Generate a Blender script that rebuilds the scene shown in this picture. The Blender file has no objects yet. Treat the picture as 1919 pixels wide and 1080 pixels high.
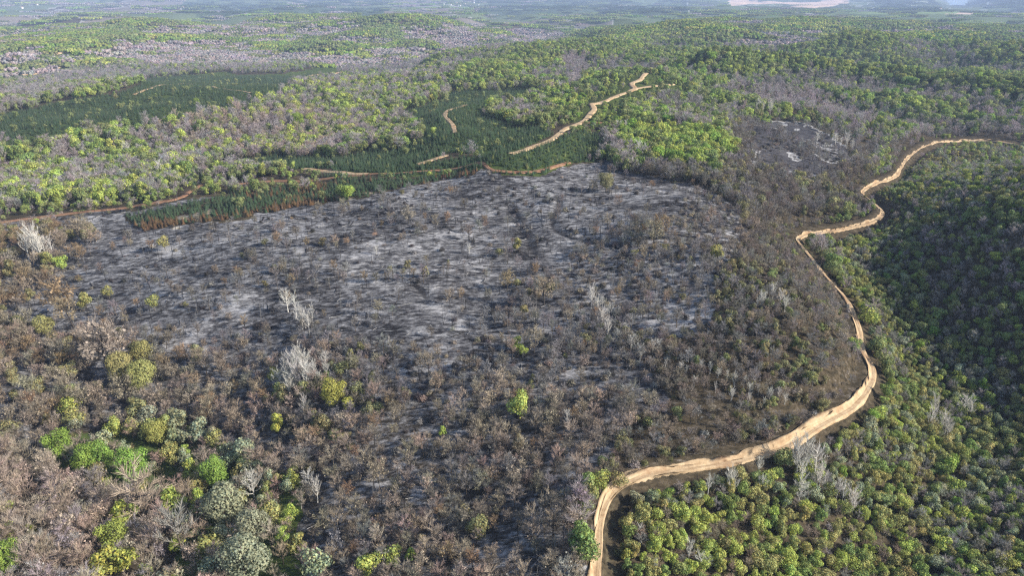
import bpy, math, random
import numpy as np
from mathutils import Vector, Matrix

rnd = random.Random(11)
rng = np.random.default_rng(7)
scene = bpy.context.scene
C = scene.collection

# ------------------------------------------------------------------ camera, light, exposure
H = 120.0
PITCH = math.radians(22.4)
F = 1346.0                                   # focal length in pixels of the 1919 wide photograph
W0, H0 = 1919.0, 1080.0
cam_d = bpy.data.cameras.new('camera')
cam = bpy.data.objects.new('camera', cam_d)
C.objects.link(cam)
cam_d.sensor_width = 36.0
cam_d.lens = 36.0 * F / W0
cam_d.clip_start = 1.0
cam_d.clip_end = 60000.0
cam.location = (0, 0, H)
cam.rotation_euler = (math.pi / 2 - PITCH, 0, 0)
scene.camera = cam

SUN_EL, SUN_AZ = math.radians(29), math.radians(106)      # azimuth measured from +Y (view direction) to +X (right)
world = bpy.data.worlds.new('World')
scene.world = world
world.use_nodes = True
wn = world.node_tree
bg = wn.nodes['Background']
sky = wn.nodes.new('ShaderNodeTexSky')
sky.sky_type = 'NISHITA'
sky.sun_disc = False
sky.sun_elevation = SUN_EL
sky.sun_rotation = SUN_AZ
wn.links.new(sky.outputs[0], bg.inputs[0])
bg.inputs[1].default_value = 0.11
sun_d = bpy.data.lights.new('sun', 'SUN')
sun_d.energy = 4.7
sun_d.angle = math.radians(0.5)
sun_d.color = (1.0, 0.93, 0.82)
sun = bpy.data.objects.new('sun', sun_d)
C.objects.link(sun)
sdir = Vector((math.cos(SUN_EL) * math.sin(SUN_AZ), math.cos(SUN_EL) * math.cos(SUN_AZ), math.sin(SUN_EL)))
sun.rotation_euler = sdir.to_track_quat('Z', 'Y').to_euler()
sun.location = (300, 100, 400)
vs = scene.view_settings
vs.view_transform = 'Standard'
vs.look = 'None'
vs.exposure = 0.96
vs.gamma = 1.0
cy = scene.cycles
cy.use_denoising = False
cy.filter_width = 1.3
cy.max_bounces = 4
cy.diffuse_bounces = 2
cy.glossy_bounces = 1
cy.transmission_bounces = 3
cy.volume_bounces = 0
cy.transparent_max_bounces = 4
cy.caustics_reflective = False
cy.caustics_refractive = False

# ------------------------------------------------------------------ picture <-> world
cp, sp = math.cos(PITCH), math.sin(PITCH)


def at(u, v, z=0.0):
    """where the sight line through a pixel of the photograph meets height z"""
    u = np.asarray(u, float); v = np.asarray(v, float)
    a = (u - W0 / 2) / F; b = (H0 / 2 - v) / F
    dx, dy, dz = a, cp + b * sp, -sp + b * cp
    t = (z - H) / dz
    return t * dx, t * dy


def pix(x, y, z):
    x = np.asarray(x, float); y = np.asarray(y, float); zz = np.asarray(z, float) - H
    dep = y * cp - zz * sp
    up = y * sp + zz * cp
    dep = np.where(dep > 1, dep, 1)
    return W0 / 2 + F * x / dep, H0 / 2 - F * up / dep


# ------------------------------------------------------------------ noise
LAT = rng.random((6, 256, 256))


def vnoise(x, y, k=0):
    L = LAT[k % 6]
    xi = np.floor(x).astype(int); yi = np.floor(y).astype(int)
    fx = x - xi; fy = y - yi
    fx = fx * fx * fx * (fx * (fx * 6 - 15) + 10); fy = fy * fy * fy * (fy * (fy * 6 - 15) + 10)
    a = L[xi & 255, yi & 255]; b = L[(xi + 1) & 255, yi & 255]
    c = L[xi & 255, (yi + 1) & 255]; d = L[(xi + 1) & 255, (yi + 1) & 255]
    return (a * (1 - fx) + b * fx) * (1 - fy) + (c * (1 - fx) + d * fx) * fy - 0.5


def fbm(x, y, s, k=0, octs=3):
    o = 0; a = 1.0
    for i in range(octs):
        o = o + a * vnoise(x / s * 2 ** i + 17.3 * i, y / s * 2 ** i + 5.1 * i, k + i)
        a *= 0.5
    return o


# ------------------------------------------------------------------ terrain height
CTRL = [  # u, v, z
    (1120, 1070, 0), (1130, 940, 2), (1300, 880, 3), (1500, 820, 4), (1630, 740, 6), (1635, 690, 7), (1610, 600, 9), (1560, 540, 10),
    (1500, 450, 11), (1560, 435, 9), (1650, 405, 6), (1620, 360, 7), (1690, 300, 2), (1780, 265, 0),
    (900, 900, -4), (600, 950, -12), (300, 890, -22), (100, 1000, -12), (400, 1075, -16), (0, 800, -12), (150, 740, -12), (800, 700, 3), (400, 600, 1),
    (100, 550, -5), (1000, 550, 10), (1300, 600, 13), (1450, 700, 11), (1250, 780, 7), (1150, 330, 24), (900, 400, 18), (500, 420, 11),
    (200, 420, 4), (700, 330, 16), (1350, 420, 22), (980, 470, 12), (1060, 470, 15), (700, 1075, -8), (1000, 1000, -2),
    (1250, 1060, -7), (1400, 1000, -8), (1600, 1000, -17), (1640, 860, -18), (1720, 760, -17), (1700, 660, -14), (1650, 560, -5), (1590, 480, 2),
    (1850, 1060, -17), (1919, 900, -17), (1900, 720, -13), (1919, 580, 13), (1919, 420, 31), (1820, 430, 24), (1720, 450, 10), (1650, 470, 4),
    (1750, 380, -8), (1900, 345, 0), (1919, 285, 33), (1820, 285, 23), (1730, 320, -6), (1500, 270, 22), (1400, 250, 26), (1560, 330, 16),
    (100, 330, -2), (0, 380, -4), (300, 300, 0), (450, 240, 6), (200, 190, 14), (60, 230, 8), (640, 250, 8), (860, 220, 22), (1000, 180, 22), (1090, 230, 28),
    (1200, 160, 26), (1300, 240, 22), (1500, 170, 22), (1750, 190, 12), (1900, 200, 8), (700, 150, 2), (500, 130, 10), (200, 110, 10), (0, 130, 0),
    (900, 90, -25), (780, 110, -16), (1000, 50, -25), (1100, 100, 16), (1300, 70, 8), (1600, 100, 12), (1850, 100, 0), (400, 70, 0), (100, 60, -10), (700, 50, 10),
    (1500, 45, 15), (1850, 45, 0), (100, 25, -10), (600, 22, 0), (1000, 15, -10), (1400, 15, 10), (1800, 20, -20), (960, 5, 0), (100, 5, 0), (1800, 3, -20),
]
_c = np.array(CTRL, float)
_cx, _cy = at(_c[:, 0], _c[:, 1], _c[:, 2])


def _st(x, y):
    r = np.hypot(x, y + 40.0)
    return np.arctan2(x, y + 40.0) * 2.2, np.log(np.maximum(r, 1.0)) * 1.6


_cs, _ct = _st(_cx, _cy)
_EPS = 0.28


def _ker(d2):
    return np.sqrt(d2 + _EPS * _EPS)


_K = _ker((_cs[:, None] - _cs[None]) ** 2 + (_ct[:, None] - _ct[None]) ** 2)
_A = np.zeros((len(_c) + 1, len(_c) + 1))
_A[:-1, :-1] = _K - 0.02 * np.eye(len(_c)); _A[-1, :-1] = 1; _A[:-1, -1] = 1
_w = np.linalg.solve(_A, np.append(_c[:, 2], 0))

RIDGES = [  # crest in the photograph, base height, added height, half width
    ([(1300, 52), (1453, 42), (1560, 62), (1650, 95)], 12, 14, 110),
    ([(1600, 100), (1697, 84), (1800, 92), (1913, 113)], 10, 26, 80),
    ([(1250, 60), (1420, 95), (1540, 103)], 12, 14, 75),
    ([(1340, 148), (1450, 143), (1613, 147), (1780, 160), (1940, 180)], 16, 24, 50),
    ([(1380, 126), (1600, 129), (1800, 139), (1940, 152)], 10, -14, 60),
    ([(1340, 195), (1500, 200), (1700, 218), (1900, 245)], 10, -8, 45),
    ([(1420, 74), (1600, 86), (1700, 108)], 8, -14, 90),
    ([(150, 60), (420, 48), (640, 42)], 0, 22, 150),
    ([(960, 75), (1150, 66), (1300, 72)], 10, 9, 110),
    ([(700, 62), (840, 45), (960, 40)], 0, 26, 130),
    ([(0, 290), (140, 262), (300, 240)], 2, 7, 40),
]
_rid = []
for pts, z0, hh, ww in RIDGES:
    p = np.array(pts, float)
    X, Y = at(p[:, 0], p[:, 1], z0)
    _rid.append((np.stack([X, Y], 1), hh, ww))


def seg_dist(x, y, P, want_t=False):
    """distance to a polyline; signed side (+ right of its direction) and running parameter when asked"""
    best = np.full(x.shape, 1e12); side = np.zeros(x.shape); par = np.zeros(x.shape)
    for i in range(len(P) - 1):
        ax, ay = P[i]; bx, by = P[i + 1]
        ex, ey = bx - ax, by - ay
        L2 = ex * ex + ey * ey + 1e-9
        t = np.clip(((x - ax) * ex + (y - ay) * ey) / L2, 0, 1)
        dx, dy = x - ax - t * ex, y - ay - t * ey
        d = dx * dx + dy * dy
        m = d < best
        best = np.where(m, d, best)
        if want_t:
            side = np.where(m, np.sign(dx * ey - dy * ex), side)
            par = np.where(m, i + t, par)
    return (np.sqrt(best), side, par) if want_t else np.sqrt(best)


def raw_height(x, y):
    x = np.asarray(x, float); y = np.asarray(y, float)
    sh = x.shape; x = x.ravel(); y = y.ravel()
    out = np.empty(x.shape)
    for i in range(0, len(x), 40000):
        xs, ys = x[i:i + 40000], y[i:i + 40000]
        s, t = _st(xs, ys)
        k = _ker((s[:, None] - _cs) ** 2 + (t[:, None] - _ct) ** 2)
        z = k @ _w[:-1] + _w[-1]
        d = np.hypot(xs, ys)
        z = z + fbm(xs, ys, 60, 0, 3) * np.clip((d - 100) / 200, 0.25, 1) * 3.2
        nz = fbm(xs, ys, 400, 1, 3) * np.clip((d - 600) / 900, 0, 1) * 82
        z = z + np.where(nz > 0, 19 * np.tanh(nz / 19), 32 * np.tanh(nz / 32))
        z = z + (0.3 - 1.6 * np.sqrt(fbm(xs, ys, 800, 3, 3) ** 2 + .004)) * np.clip((d - 900) / 2500, 0, 1) * 18
        far = np.clip((d - 6500) / 4500, 0, 1)
        u, v = pix(xs, ys, 0 * xs)
        gap = np.exp(-((u - 1795) / 75) ** 2)
        m = (0.55 + fbm(xs, ys, 2600, 2, 3)) * 190 + 70
        m = m + 230 * np.exp(-((u - 1960) / 75) ** 2)
        m = m * (1 - gap) * (1 - 0.95 * np.exp(-((u - 1480) / 160) ** 2) * (d < 11000))
        z = z * (1 - gap * far) + far * far * m - 30 * gap * far
        for P, hh, ww in _rid:
            z = z + hh * np.exp(-(seg_dist(xs, ys, P) / ww) ** 2)
        out[i:i + 40000] = z
    return out.reshape(sh)


def hit(u, v, hf):
    """world point where the sight line through (u, v) meets the terrain"""
    u = np.atleast_1d(np.asarray(u, float)); v = np.atleast_1d(np.asarray(v, float))
    a = (u - W0 / 2) / F; b = (H0 / 2 - v) / F
    D = np.stack([a, cp + b * sp, -sp + b * cp], 1)
    D /= np.linalg.norm(D, axis=1)[:, None]
    T = 90 * 1.012 ** np.arange(0, 440)
    P = D[:, None, :] * T[None, :, None]
    z = hf(P[..., 0], P[..., 1])
    g = P[..., 2] + H - z
    below = g <= 0
    k = np.where(below.any(1), below.argmax(1), len(T) - 1)
    k = np.maximum(k, 1)
    i = np.arange(len(u))
    g0, g1 = g[i, k - 1], g[i, k]
    f = np.clip(g0 / np.where(np.abs(g0 - g1) < 1e-6, 1, g0 - g1), 0, 1)
    t = T[k - 1] + (T[k] - T[k - 1]) * f
    return D[:, 0] * t, D[:, 1] * t


def spline(P, step):
    """Catmull-Rom through world points, resampled at about step metres"""
    P = np.asarray(P, float)
    Q = np.vstack([2 * P[0] - P[1], P, 2 * P[-1] - P[-2]])
    out = []
    for i in range(1, len(Q) - 2):
        n = max(2, int(np.linalg.norm(Q[i + 1] - Q[i]) / step))
        t = np.linspace(0, 1, n, endpoint=False)[:, None]
        out.append(0.5 * ((2 * Q[i]) + (-Q[i - 1] + Q[i + 1]) * t + (2 * Q[i - 1] - 5 * Q[i] + 4 * Q[i + 1] - Q[i + 2]) * t ** 2 + (-Q[i - 1] + 3 * Q[i] - 3 * Q[i + 1] + Q[i + 2]) * t ** 3))
    out.append(P[-1:])
    return np.vstack(out)


# tracks: photograph polyline, width in metres, name, colour key
TRACKS = [
    ('forest_track', [(955, 289), (1000, 275), (1040, 257), (1062, 241), (1090, 230)], 4.6, 'sand', 'pale sandy track climbing past the pines to a junction'),
    ('forest_track', [(1090, 230), (1106, 214), (1113, 205), (1111, 195), (1140, 187), (1178, 172), (1190, 166), (1184, 157), (1200, 149), (1210, 137)], 5.0, 'sand', 'winding sandy track running up from the junction into the green woods'),
    ('forest_track', [(1090, 230), (1140, 231), (1200, 233), (1260, 236)], 4.0, 'red', 'reddish track leading level from the junction past pale bare trees'),
    ('forest_track', [(1192, 166), (1240, 160), (1262, 158)], 3.6, 'sand', 'short pale spur track leaving the winding track near its top'),
    ('forest_track', [(570, 317), (600, 321), (655, 326), (690, 327)], 4.6, 'sand', 'short bright sandy track in front of the upper pine rows'),
    ('forest_track', [(782, 309), (810, 300), (838, 291)], 4.6, 'sand', 'short bright sandy track slanting up between pine blocks'),
    ('forest_track', [(852, 250), (848, 235), (834, 219), (840, 207), (875, 196)], 3.6, 'sand', 'narrow curving track inside the middle pine block'),
    ('forest_track', [(138, 97), (112, 99), (98, 103), (104, 113), (119, 122), (100, 129), (40, 140)], 7.0, 'sand', 'hooked pale track among the farthest pine blocks'),
    ('forest_track', [(-60, 425), (40, 412), (130, 401), (230, 391), (330, 374), (350, 363), (378, 347)], 3.2, 'red', 'orange dirt track below the leafy wood at the edge of the fire'),
    ('forest_track', [(430, 348), (520, 340), (640, 336), (740, 329), (820, 322), (893, 314), (925, 326), (1000, 327), (1067, 308)], 2.1, 'red', 'red soil firebreak track between the pines and the burnt slope'),
    ('forest_track', [(250, 178), (350, 157), (400, 163), (470, 175)], 2.2, 'sand', 'faint pale track crossing the top of the long dark pine block'),
    ('forest_track', [(552, 151), (585, 141), (640, 135)], 3.5, 'sand', 'pale clearing track at the far end of the long dark pine block'),
]
TRK = []
for nm, pts, w, key, lab in TRACKS:
    p = np.array(pts, float)
    far = p[:, 1].mean() < 290
    bump = 0.5 if w < 2.5 else 6.0 if far else 2.0
    TRK.append((nm, spline(np.stack(hit(p[:, 0], p[:, 1], lambda x, y, b=bump: raw_height(x, y) + b), 1), 5.0), w, key, lab, bump))


def track_bump(x, y):
    out = np.zeros(x.shape)
    for _n, P, w, _k2, _l, b in TRK:
        m = (x > P[:, 0].min() - 60) & (x < P[:, 0].max() + 60) & (y > P[:, 1].min() - 60) & (y < P[:, 1].max() + 60)
        if m.any():
            out[m] = np.maximum(out[m], b * np.exp(-(seg_dist(x[m], y[m], P[::2] if len(P) > 8 else P) / 24) ** 2))
    return out


def track_dist(x, y):
    d = np.full(x.shape, 999.0)
    for _n, P, w, _k2, _l, _b in TRK:
        m = (x > P[:, 0].min() - 15) & (x < P[:, 0].max() + 15) & (y > P[:, 1].min() - 15) & (y < P[:, 1].max() + 15)
        if m.any():
            d[m] = np.minimum(d[m], seg_dist(x[m], y[m], P[::2] if len(P) > 8 else P) - w / 2)
    return d


# main road that rounds the burnt hill: shelf cut into the slope, bank on its left
ROAD_PX = [(1112, 1130), (1121, 1065), (1124, 1000), (1134, 952), (1160, 915), (1215, 893), (1300, 880), (1400, 864), (1480, 838), (1535, 800), (1600, 765), (1632, 722),
           (1634, 690), (1618, 655), (1607, 610), (1588, 570), (1545, 515), (1508, 470), (1497, 448), (1530, 438), (1590, 430), (1640, 415), (1655, 400), (1640, 385), (1617, 362), (1640, 345),
           (1680, 330), (1695, 305), (1725, 278), (1785, 266), (1840, 263), (1900, 270)]
_rp = np.array(ROAD_PX, float)
ROAD = spline(np.stack(hit(_rp[:, 0], _rp[:, 1], raw_height), 1), 3.0)
_rz = raw_height(ROAD[:, 0], ROAD[:, 1])
_k = np.ones(9) / 9
ROADZ = np.convolve(np.pad(_rz, 4, mode='edge'), _k, mode='valid')
_bb = (ROAD[:, 0].min() - 12, ROAD[:, 0].max() + 12, ROAD[:, 1].min() - 12, ROAD[:, 1].max() + 12)
ROAD_COARSE = ROAD[::2] if (len(ROAD) % 2) else np.vstack([ROAD[::2], ROAD[-1:]])
ROADZ_COARSE = ROADZ[::2] if (len(ROAD) % 2) else np.append(ROADZ[::2], ROADZ[-1])


def road_coords(x, y):
    d = np.full(x.shape, 999.0); s = np.zeros(x.shape); zr = np.zeros(x.shape)
    m = (x > _bb[0]) & (x < _bb[1]) & (y > _bb[2]) & (y < _bb[3])
    if m.any():
        dd, ss, pp = seg_dist(x[m], y[m], ROAD_COARSE, True)
        d[m] = dd; s[m] = ss; zr[m] = np.interp(pp, np.arange(len(ROADZ_COARSE)), ROADZ_COARSE)
    return d, s, zr


OFFS = [-7.0, -2.0, -1.7, -0.9, 0.9, 2.0, 7.0]
PROF = [2.0, 1.8, 1.5, 0.0, -0.1, -1.8, -4.0]


def height(x, y):
    x = np.asarray(x, float); y = np.asarray(y, float)
    sh = x.shape; x = x.ravel(); y = y.ravel()
    z = raw_height(x, y) + track_bump(x, y)
    d, s, zr = road_coords(x, y)
    m = d < 9
    if m.any():
        o = d[m] * np.where(s[m] >= 0, 1, -1)
        p = zr[m] + np.interp(o, OFFS, PROF)
        w = np.clip((9 - d[m]) / 4.5, 0, 1); w = w * w * (3 - 2 * w)
        z[m] = z[m] * (1 - w) + p * w
    return z.reshape(sh)


# ------------------------------------------------------------------ zones of the photograph
def inside(u, v, poly):
    r = np.zeros(u.shape, bool)
    n = len(poly)
    for i in range(n):
        x1, y1 = poly[i]; x2, y2 = poly[(i + 1) % n]
        if y1 == y2:
            continue
        c = (y1 > v) != (y2 > v)
        r ^= c & (u < (x2 - x1) * (v - y1) / (y2 - y1) + x1)
    return r


Z = {}
Z['far_left'] = [(-400, -50), (1000, -50), (1000, 100), (880, 130), (700, 190), (300, 170), (-400, 210)]
Z['far_left_green'] = [(180, 62), (420, 50), (700, 46), (820, 60), (700, 95), (480, 100), (250, 85)]
Z['far_mauve'] = [(640, 60), (760, 70), (900, 30), (1010, 50), (920, 90), (800, 120), (650, 115)]
Z['far_right'] = [(1000, -50), (2400, -50), (2400, 260), (1560, 235), (1380, 200), (1200, 240), (1060, 230), (830, 160), (900, 110), (1000, 75)]
Z['mauve_right'] = [(1460, 172), (1520, 168), (1580, 200), (1640, 235), (1560, 240), (1490, 215), (1400, 200), (1340, 170), (1390, 160)]
Z['mauve_mid'] = [(1052, 100), (1100, 105), (1105, 140), (1075, 170), (1060, 175), (1062, 140)]
Z['near_left'] = [(-400, 300), (0, 280), (100, 263), (200, 238), (300, 222), (520, 192), (560, 170), (640, 138), (830, 150), (832, 188), (730, 222), (690, 262), (640, 292), (400, 312), (345, 340), (300, 380), (0, 408), (-400, 440)]
Z['mauve_left'] = [(280, 226), (400, 198), (470, 215), (560, 205), (690, 240), (640, 288), (400, 300), (300, 275)]
Z['mid_lime'] = [(1150, 245), (1230, 235), (1350, 250), (1380, 300), (1330, 325), (1200, 295), (1150, 272)]
Z['pine_a'] = [(-400, 290), (-400, 240), (0, 217), (117, 193), (233, 173), (283, 147), (427, 133), (447, 140), (533, 137), (640, 118), (655, 130), (567, 152), (547, 168), (510, 196), (433, 207), (347, 222), (300, 229), (213, 240), (133, 254), (100, 275), (0, 282)]
Z['pine_b'] = [(65, 95), (130, 92), (250, 95), (265, 115), (230, 122), (140, 123), (120, 140), (60, 152), (-60, 160), (-60, 148), (60, 132), (105, 122), (65, 115)]
Z['pine_c'] = [(730, 220), (833, 187), (840, 173), (1000, 167), (1013, 173), (993, 187), (923, 193), (907, 213), (940, 233), (1017, 240), (1040, 247), (993, 277), (940, 290), (840, 287), (760, 312), (640, 322), (560, 318), (420, 322), (360, 347), (338, 342), (400, 310), (520, 292), (640, 295), (725, 280), (790, 255), (800, 240)]
Z['pine_d'] = [(600, 328), (640, 323), (760, 308), (960, 285), (1000, 278), (1060, 250), (1085, 243), (1113, 247), (1147, 283), (1133, 303), (1067, 307), (1007, 326), (923, 323), (893, 313), (753, 330), (640, 336)]
Z['pine_burnt'] = [(235, 405), (420, 372), (480, 360), (640, 340), (760, 335), (900, 316), (893, 326), (780, 347), (700, 366), (600, 386), (520, 397), (380, 414), (300, 430), (265, 436)]
Z['burnt'] = [(-400, 620), (-100, 560), (0, 480), (130, 430), (100, 404), (300, 384), (420, 372), (600, 388), (900, 318), (1050, 312), (1150, 303), (1200, 325), (1310, 350), (1390, 400), (1390, 470), (1330, 540), (1320, 620), (1190, 645), (1250, 720), (1230, 765), (1000, 720), (960, 690), (700, 770), (640, 660), (470, 695), (330, 655), (150, 622), (0, 605)]
Z['edge_left'] = [(-400, 420), (0, 415), (160, 425), (170, 460), (130, 520), (60, 560), (0, 600), (-400, 640)]
Z['right_scrub'] = [(1380, 385), (1470, 430), (1500, 470), (1590, 580), (1600, 650), (1625, 720), (1530, 795), (1290, 872), (1180, 885), (1140, 920), (1150, 850), (1180, 780), (1250, 765), (1270, 690), (1200, 645), (1320, 620), (1340, 540), (1390, 470)]
Z['burnt_patch'] = [(1405, 235), (1500, 226), (1560, 255), (1600, 290), (1560, 335), (1480, 335), (1430, 320), (1400, 285)]
Z['patch_edge'] = [(1370, 240), (1420, 222), (1520, 220), (1640, 280), (1650, 340), (1600, 400), (1500, 440), (1390, 430), (1290, 375), (1180, 318), (1260, 295), (1370, 322)]
Z['scorched'] = [(-400, 600), (0, 605), (150, 622), (330, 655), (470, 695), (640, 660), (700, 770), (960, 690), (1000, 720), (1230, 765), (1180, 790), (1150, 850), (1140, 900), (1110, 960), (1100, 1300), (-400, 1300)]
Z['bare_corner'] = [(-400, 860), (60, 860), (110, 880), (200, 910), (300, 940), (330, 1000), (300, 1300), (-400, 1300)]
Z['hollow'] = [(60, 820), (200, 820), (330, 790), (440, 860), (560, 900), (560, 1300), (330, 1300), (330, 1000), (290, 940), (200, 905), (90, 870)]
Z['right_wood'] = [(1120, 1300), (1145, 1010), (1150, 940), (1230, 900), (1420, 872), (1540, 806), (1630, 750), (1650, 690), (1625, 610), (1570, 535), (1510, 455), (1600, 438), (1680, 405), (1640, 360), (1700, 310), (1780, 270), (2400, 240), (2400, 1300)]
Z['right_hill'] = [(1690, 440), (1800, 400), (2400, 330), (2400, 760), (1850, 700), (1760, 600), (1700, 520)]
Z['lower_right'] = [(1160, 1300), (1180, 960), (1300, 930), (1450, 960), (1620, 960), (1700, 1020), (1760, 1300)]
Z['mid_fill'] = [(1120, 590), (1430, 500), (1500, 800), (1150, 860)]
Z['burnt_mid'] = [(1090, 440), (1180, 425), (1300, 370), (1400, 400), (1400, 470), (1340, 540), (1320, 620), (1190, 645), (1250, 720), (1230, 765), (1000, 720), (960, 700), (700, 775), (640, 665), (470, 700), (330, 655), (150, 622), (330, 615), (470, 640), (640, 610), (760, 690), (930, 620), (990, 540)]
Z['brown_oaks'] = [(-400, 590), (0, 608), (130, 635), (330, 655), (480, 700), (560, 730), (640, 800), (520, 810), (330, 800), (110, 790), (0, 830), (-400, 860)]
ORDER = ['mid_fill', 'far_left', 'far_left_green', 'far_mauve', 'far_right', 'mauve_right', 'mauve_mid', 'near_left', 'mauve_left', 'patch_edge', 'mid_lime', 'scorched', 'brown_oaks', 'burnt', 'burnt_mid', 'edge_left',
         'right_scrub', 'burnt_patch', 'hollow', 'bare_corner', 'right_wood', 'right_hill', 'lower_right', 'pine_a', 'pine_b', 'pine_c', 'pine_d', 'pine_burnt']
ZI = {n: i + 1 for i, n in enumerate(ORDER)}


def zone_of(x, y, z, rough=1.0):
    u, v = pix(x, y, z)
    d = np.hypot(x, y)
    j = np.clip(250 / d, 0.15, 1.2) * rough
    u2 = u + fbm(x, y, 22, 2, 3) * 60 * j
    v2 = v + fbm(x + 300, y, 22, 4, 3) * 34 * j
    k = np.zeros(x.shape, int)
    for n in ORDER:
        k[inside(u2, v2, Z[n])] = ZI[n]
    return k, u, v


GULLY_AND_SHADE = [spline(np.stack(hit(np.array([p[0] for p in g], float), np.array([p[1] for p in g], float), height), 1), 4.0) for g in (
    [(1040, 366), (1049, 378), (1040, 396), (1034, 412), (1044, 432), (1080, 446), (1130, 456), (1165, 465), (1180, 482)],
    [(780, 533), (790, 545), (802, 556)],
    [(955, 380), (962, 400), (975, 430), (990, 455), (1000, 480)],  # wide band: char and shadow, both painted into the ground colour
)]


# ------------------------------------------------------------------ materials
def new_mat(name):
    m = bpy.data.materials.new(name)
    m.use_nodes = True
    m.node_tree.nodes.clear()
    return m, m.node_tree


def node(t, typ, **kw):
    n = t.nodes.new(typ)
    for k, v in kw.items():
        setattr(n, k, v)
    return n


def foliage_material():
    m, t = new_mat('foliage')
    out = node(t, 'ShaderNodeOutputMaterial')
    col = node(t, 'ShaderNodeAttribute', attribute_type='INSTANCER', attribute_name='col')
    sh = node(t, 'ShaderNodeAttribute', attribute_type='GEOMETRY', attribute_name='shade')
    mul = node(t, 'ShaderNodeVectorMath', operation='MULTIPLY')
    t.links.new(col.outputs['Color'], mul.inputs[0])
    t.links.new(sh.outputs['Color'], mul.inputs[1])
    d = node(t, 'ShaderNodeBsdfDiffuse')
    tr = node(t, 'ShaderNodeBsdfTranslucent')
    mx = node(t, 'ShaderNodeMixShader')
    mx.inputs[0].default_value = 0.3
    t.links.new(mul.outputs[0], d.inputs[0]); t.links.new(mul.outputs[0], tr.inputs[0])
    t.links.new(d.outputs[0], mx.inputs[1]); t.links.new(tr.outputs[0], mx.inputs[2])
    t.links.new(mx.outputs[0], out.inputs[0])
    return m


def bark_material():
    m, t = new_mat('bark')
    out = node(t, 'ShaderNodeOutputMaterial')
    sh = node(t, 'ShaderNodeAttribute', attribute_type='GEOMETRY', attribute_name='shade')
    no = node(t, 'ShaderNodeTexNoise')
    no.inputs['Scale'].default_value = 3.0
    tc = node(t, 'ShaderNodeTexCoord')
    t.links.new(tc.outputs['Object'], no.inputs['Vector'])
    mr = node(t, 'ShaderNodeMapRange')
    mr.inputs[3].default_value = 0.6; mr.inputs[4].default_value = 1.4
    t.links.new(no.outputs[0], mr.inputs[0])
    mul = node(t, 'ShaderNodeVectorMath', operation='SCALE')
    t.links.new(sh.outputs['Color'], mul.inputs[0]); t.links.new(mr.outputs[0], mul.inputs['Scale'])
    d = node(t, 'ShaderNodeBsdfDiffuse')
    t.links.new(mul.outputs[0], d.inputs[0]); t.links.new(d.outputs[0], out.inputs[0])
    return m


FOL, BARK = foliage_material(), bark_material()


def ramp(t, stops):
    r = node(t, 'ShaderNodeValToRGB')
    e = r.color_ramp.elements
    while len(e) > 1:
        e.remove(e[-1])
    e[0].position, e[0].color = stops[0][0], (*stops[0][1], 1)
    for p, c in stops[1:]:
        x = e.new(p); x.color = (*c, 1)
    return r


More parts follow.
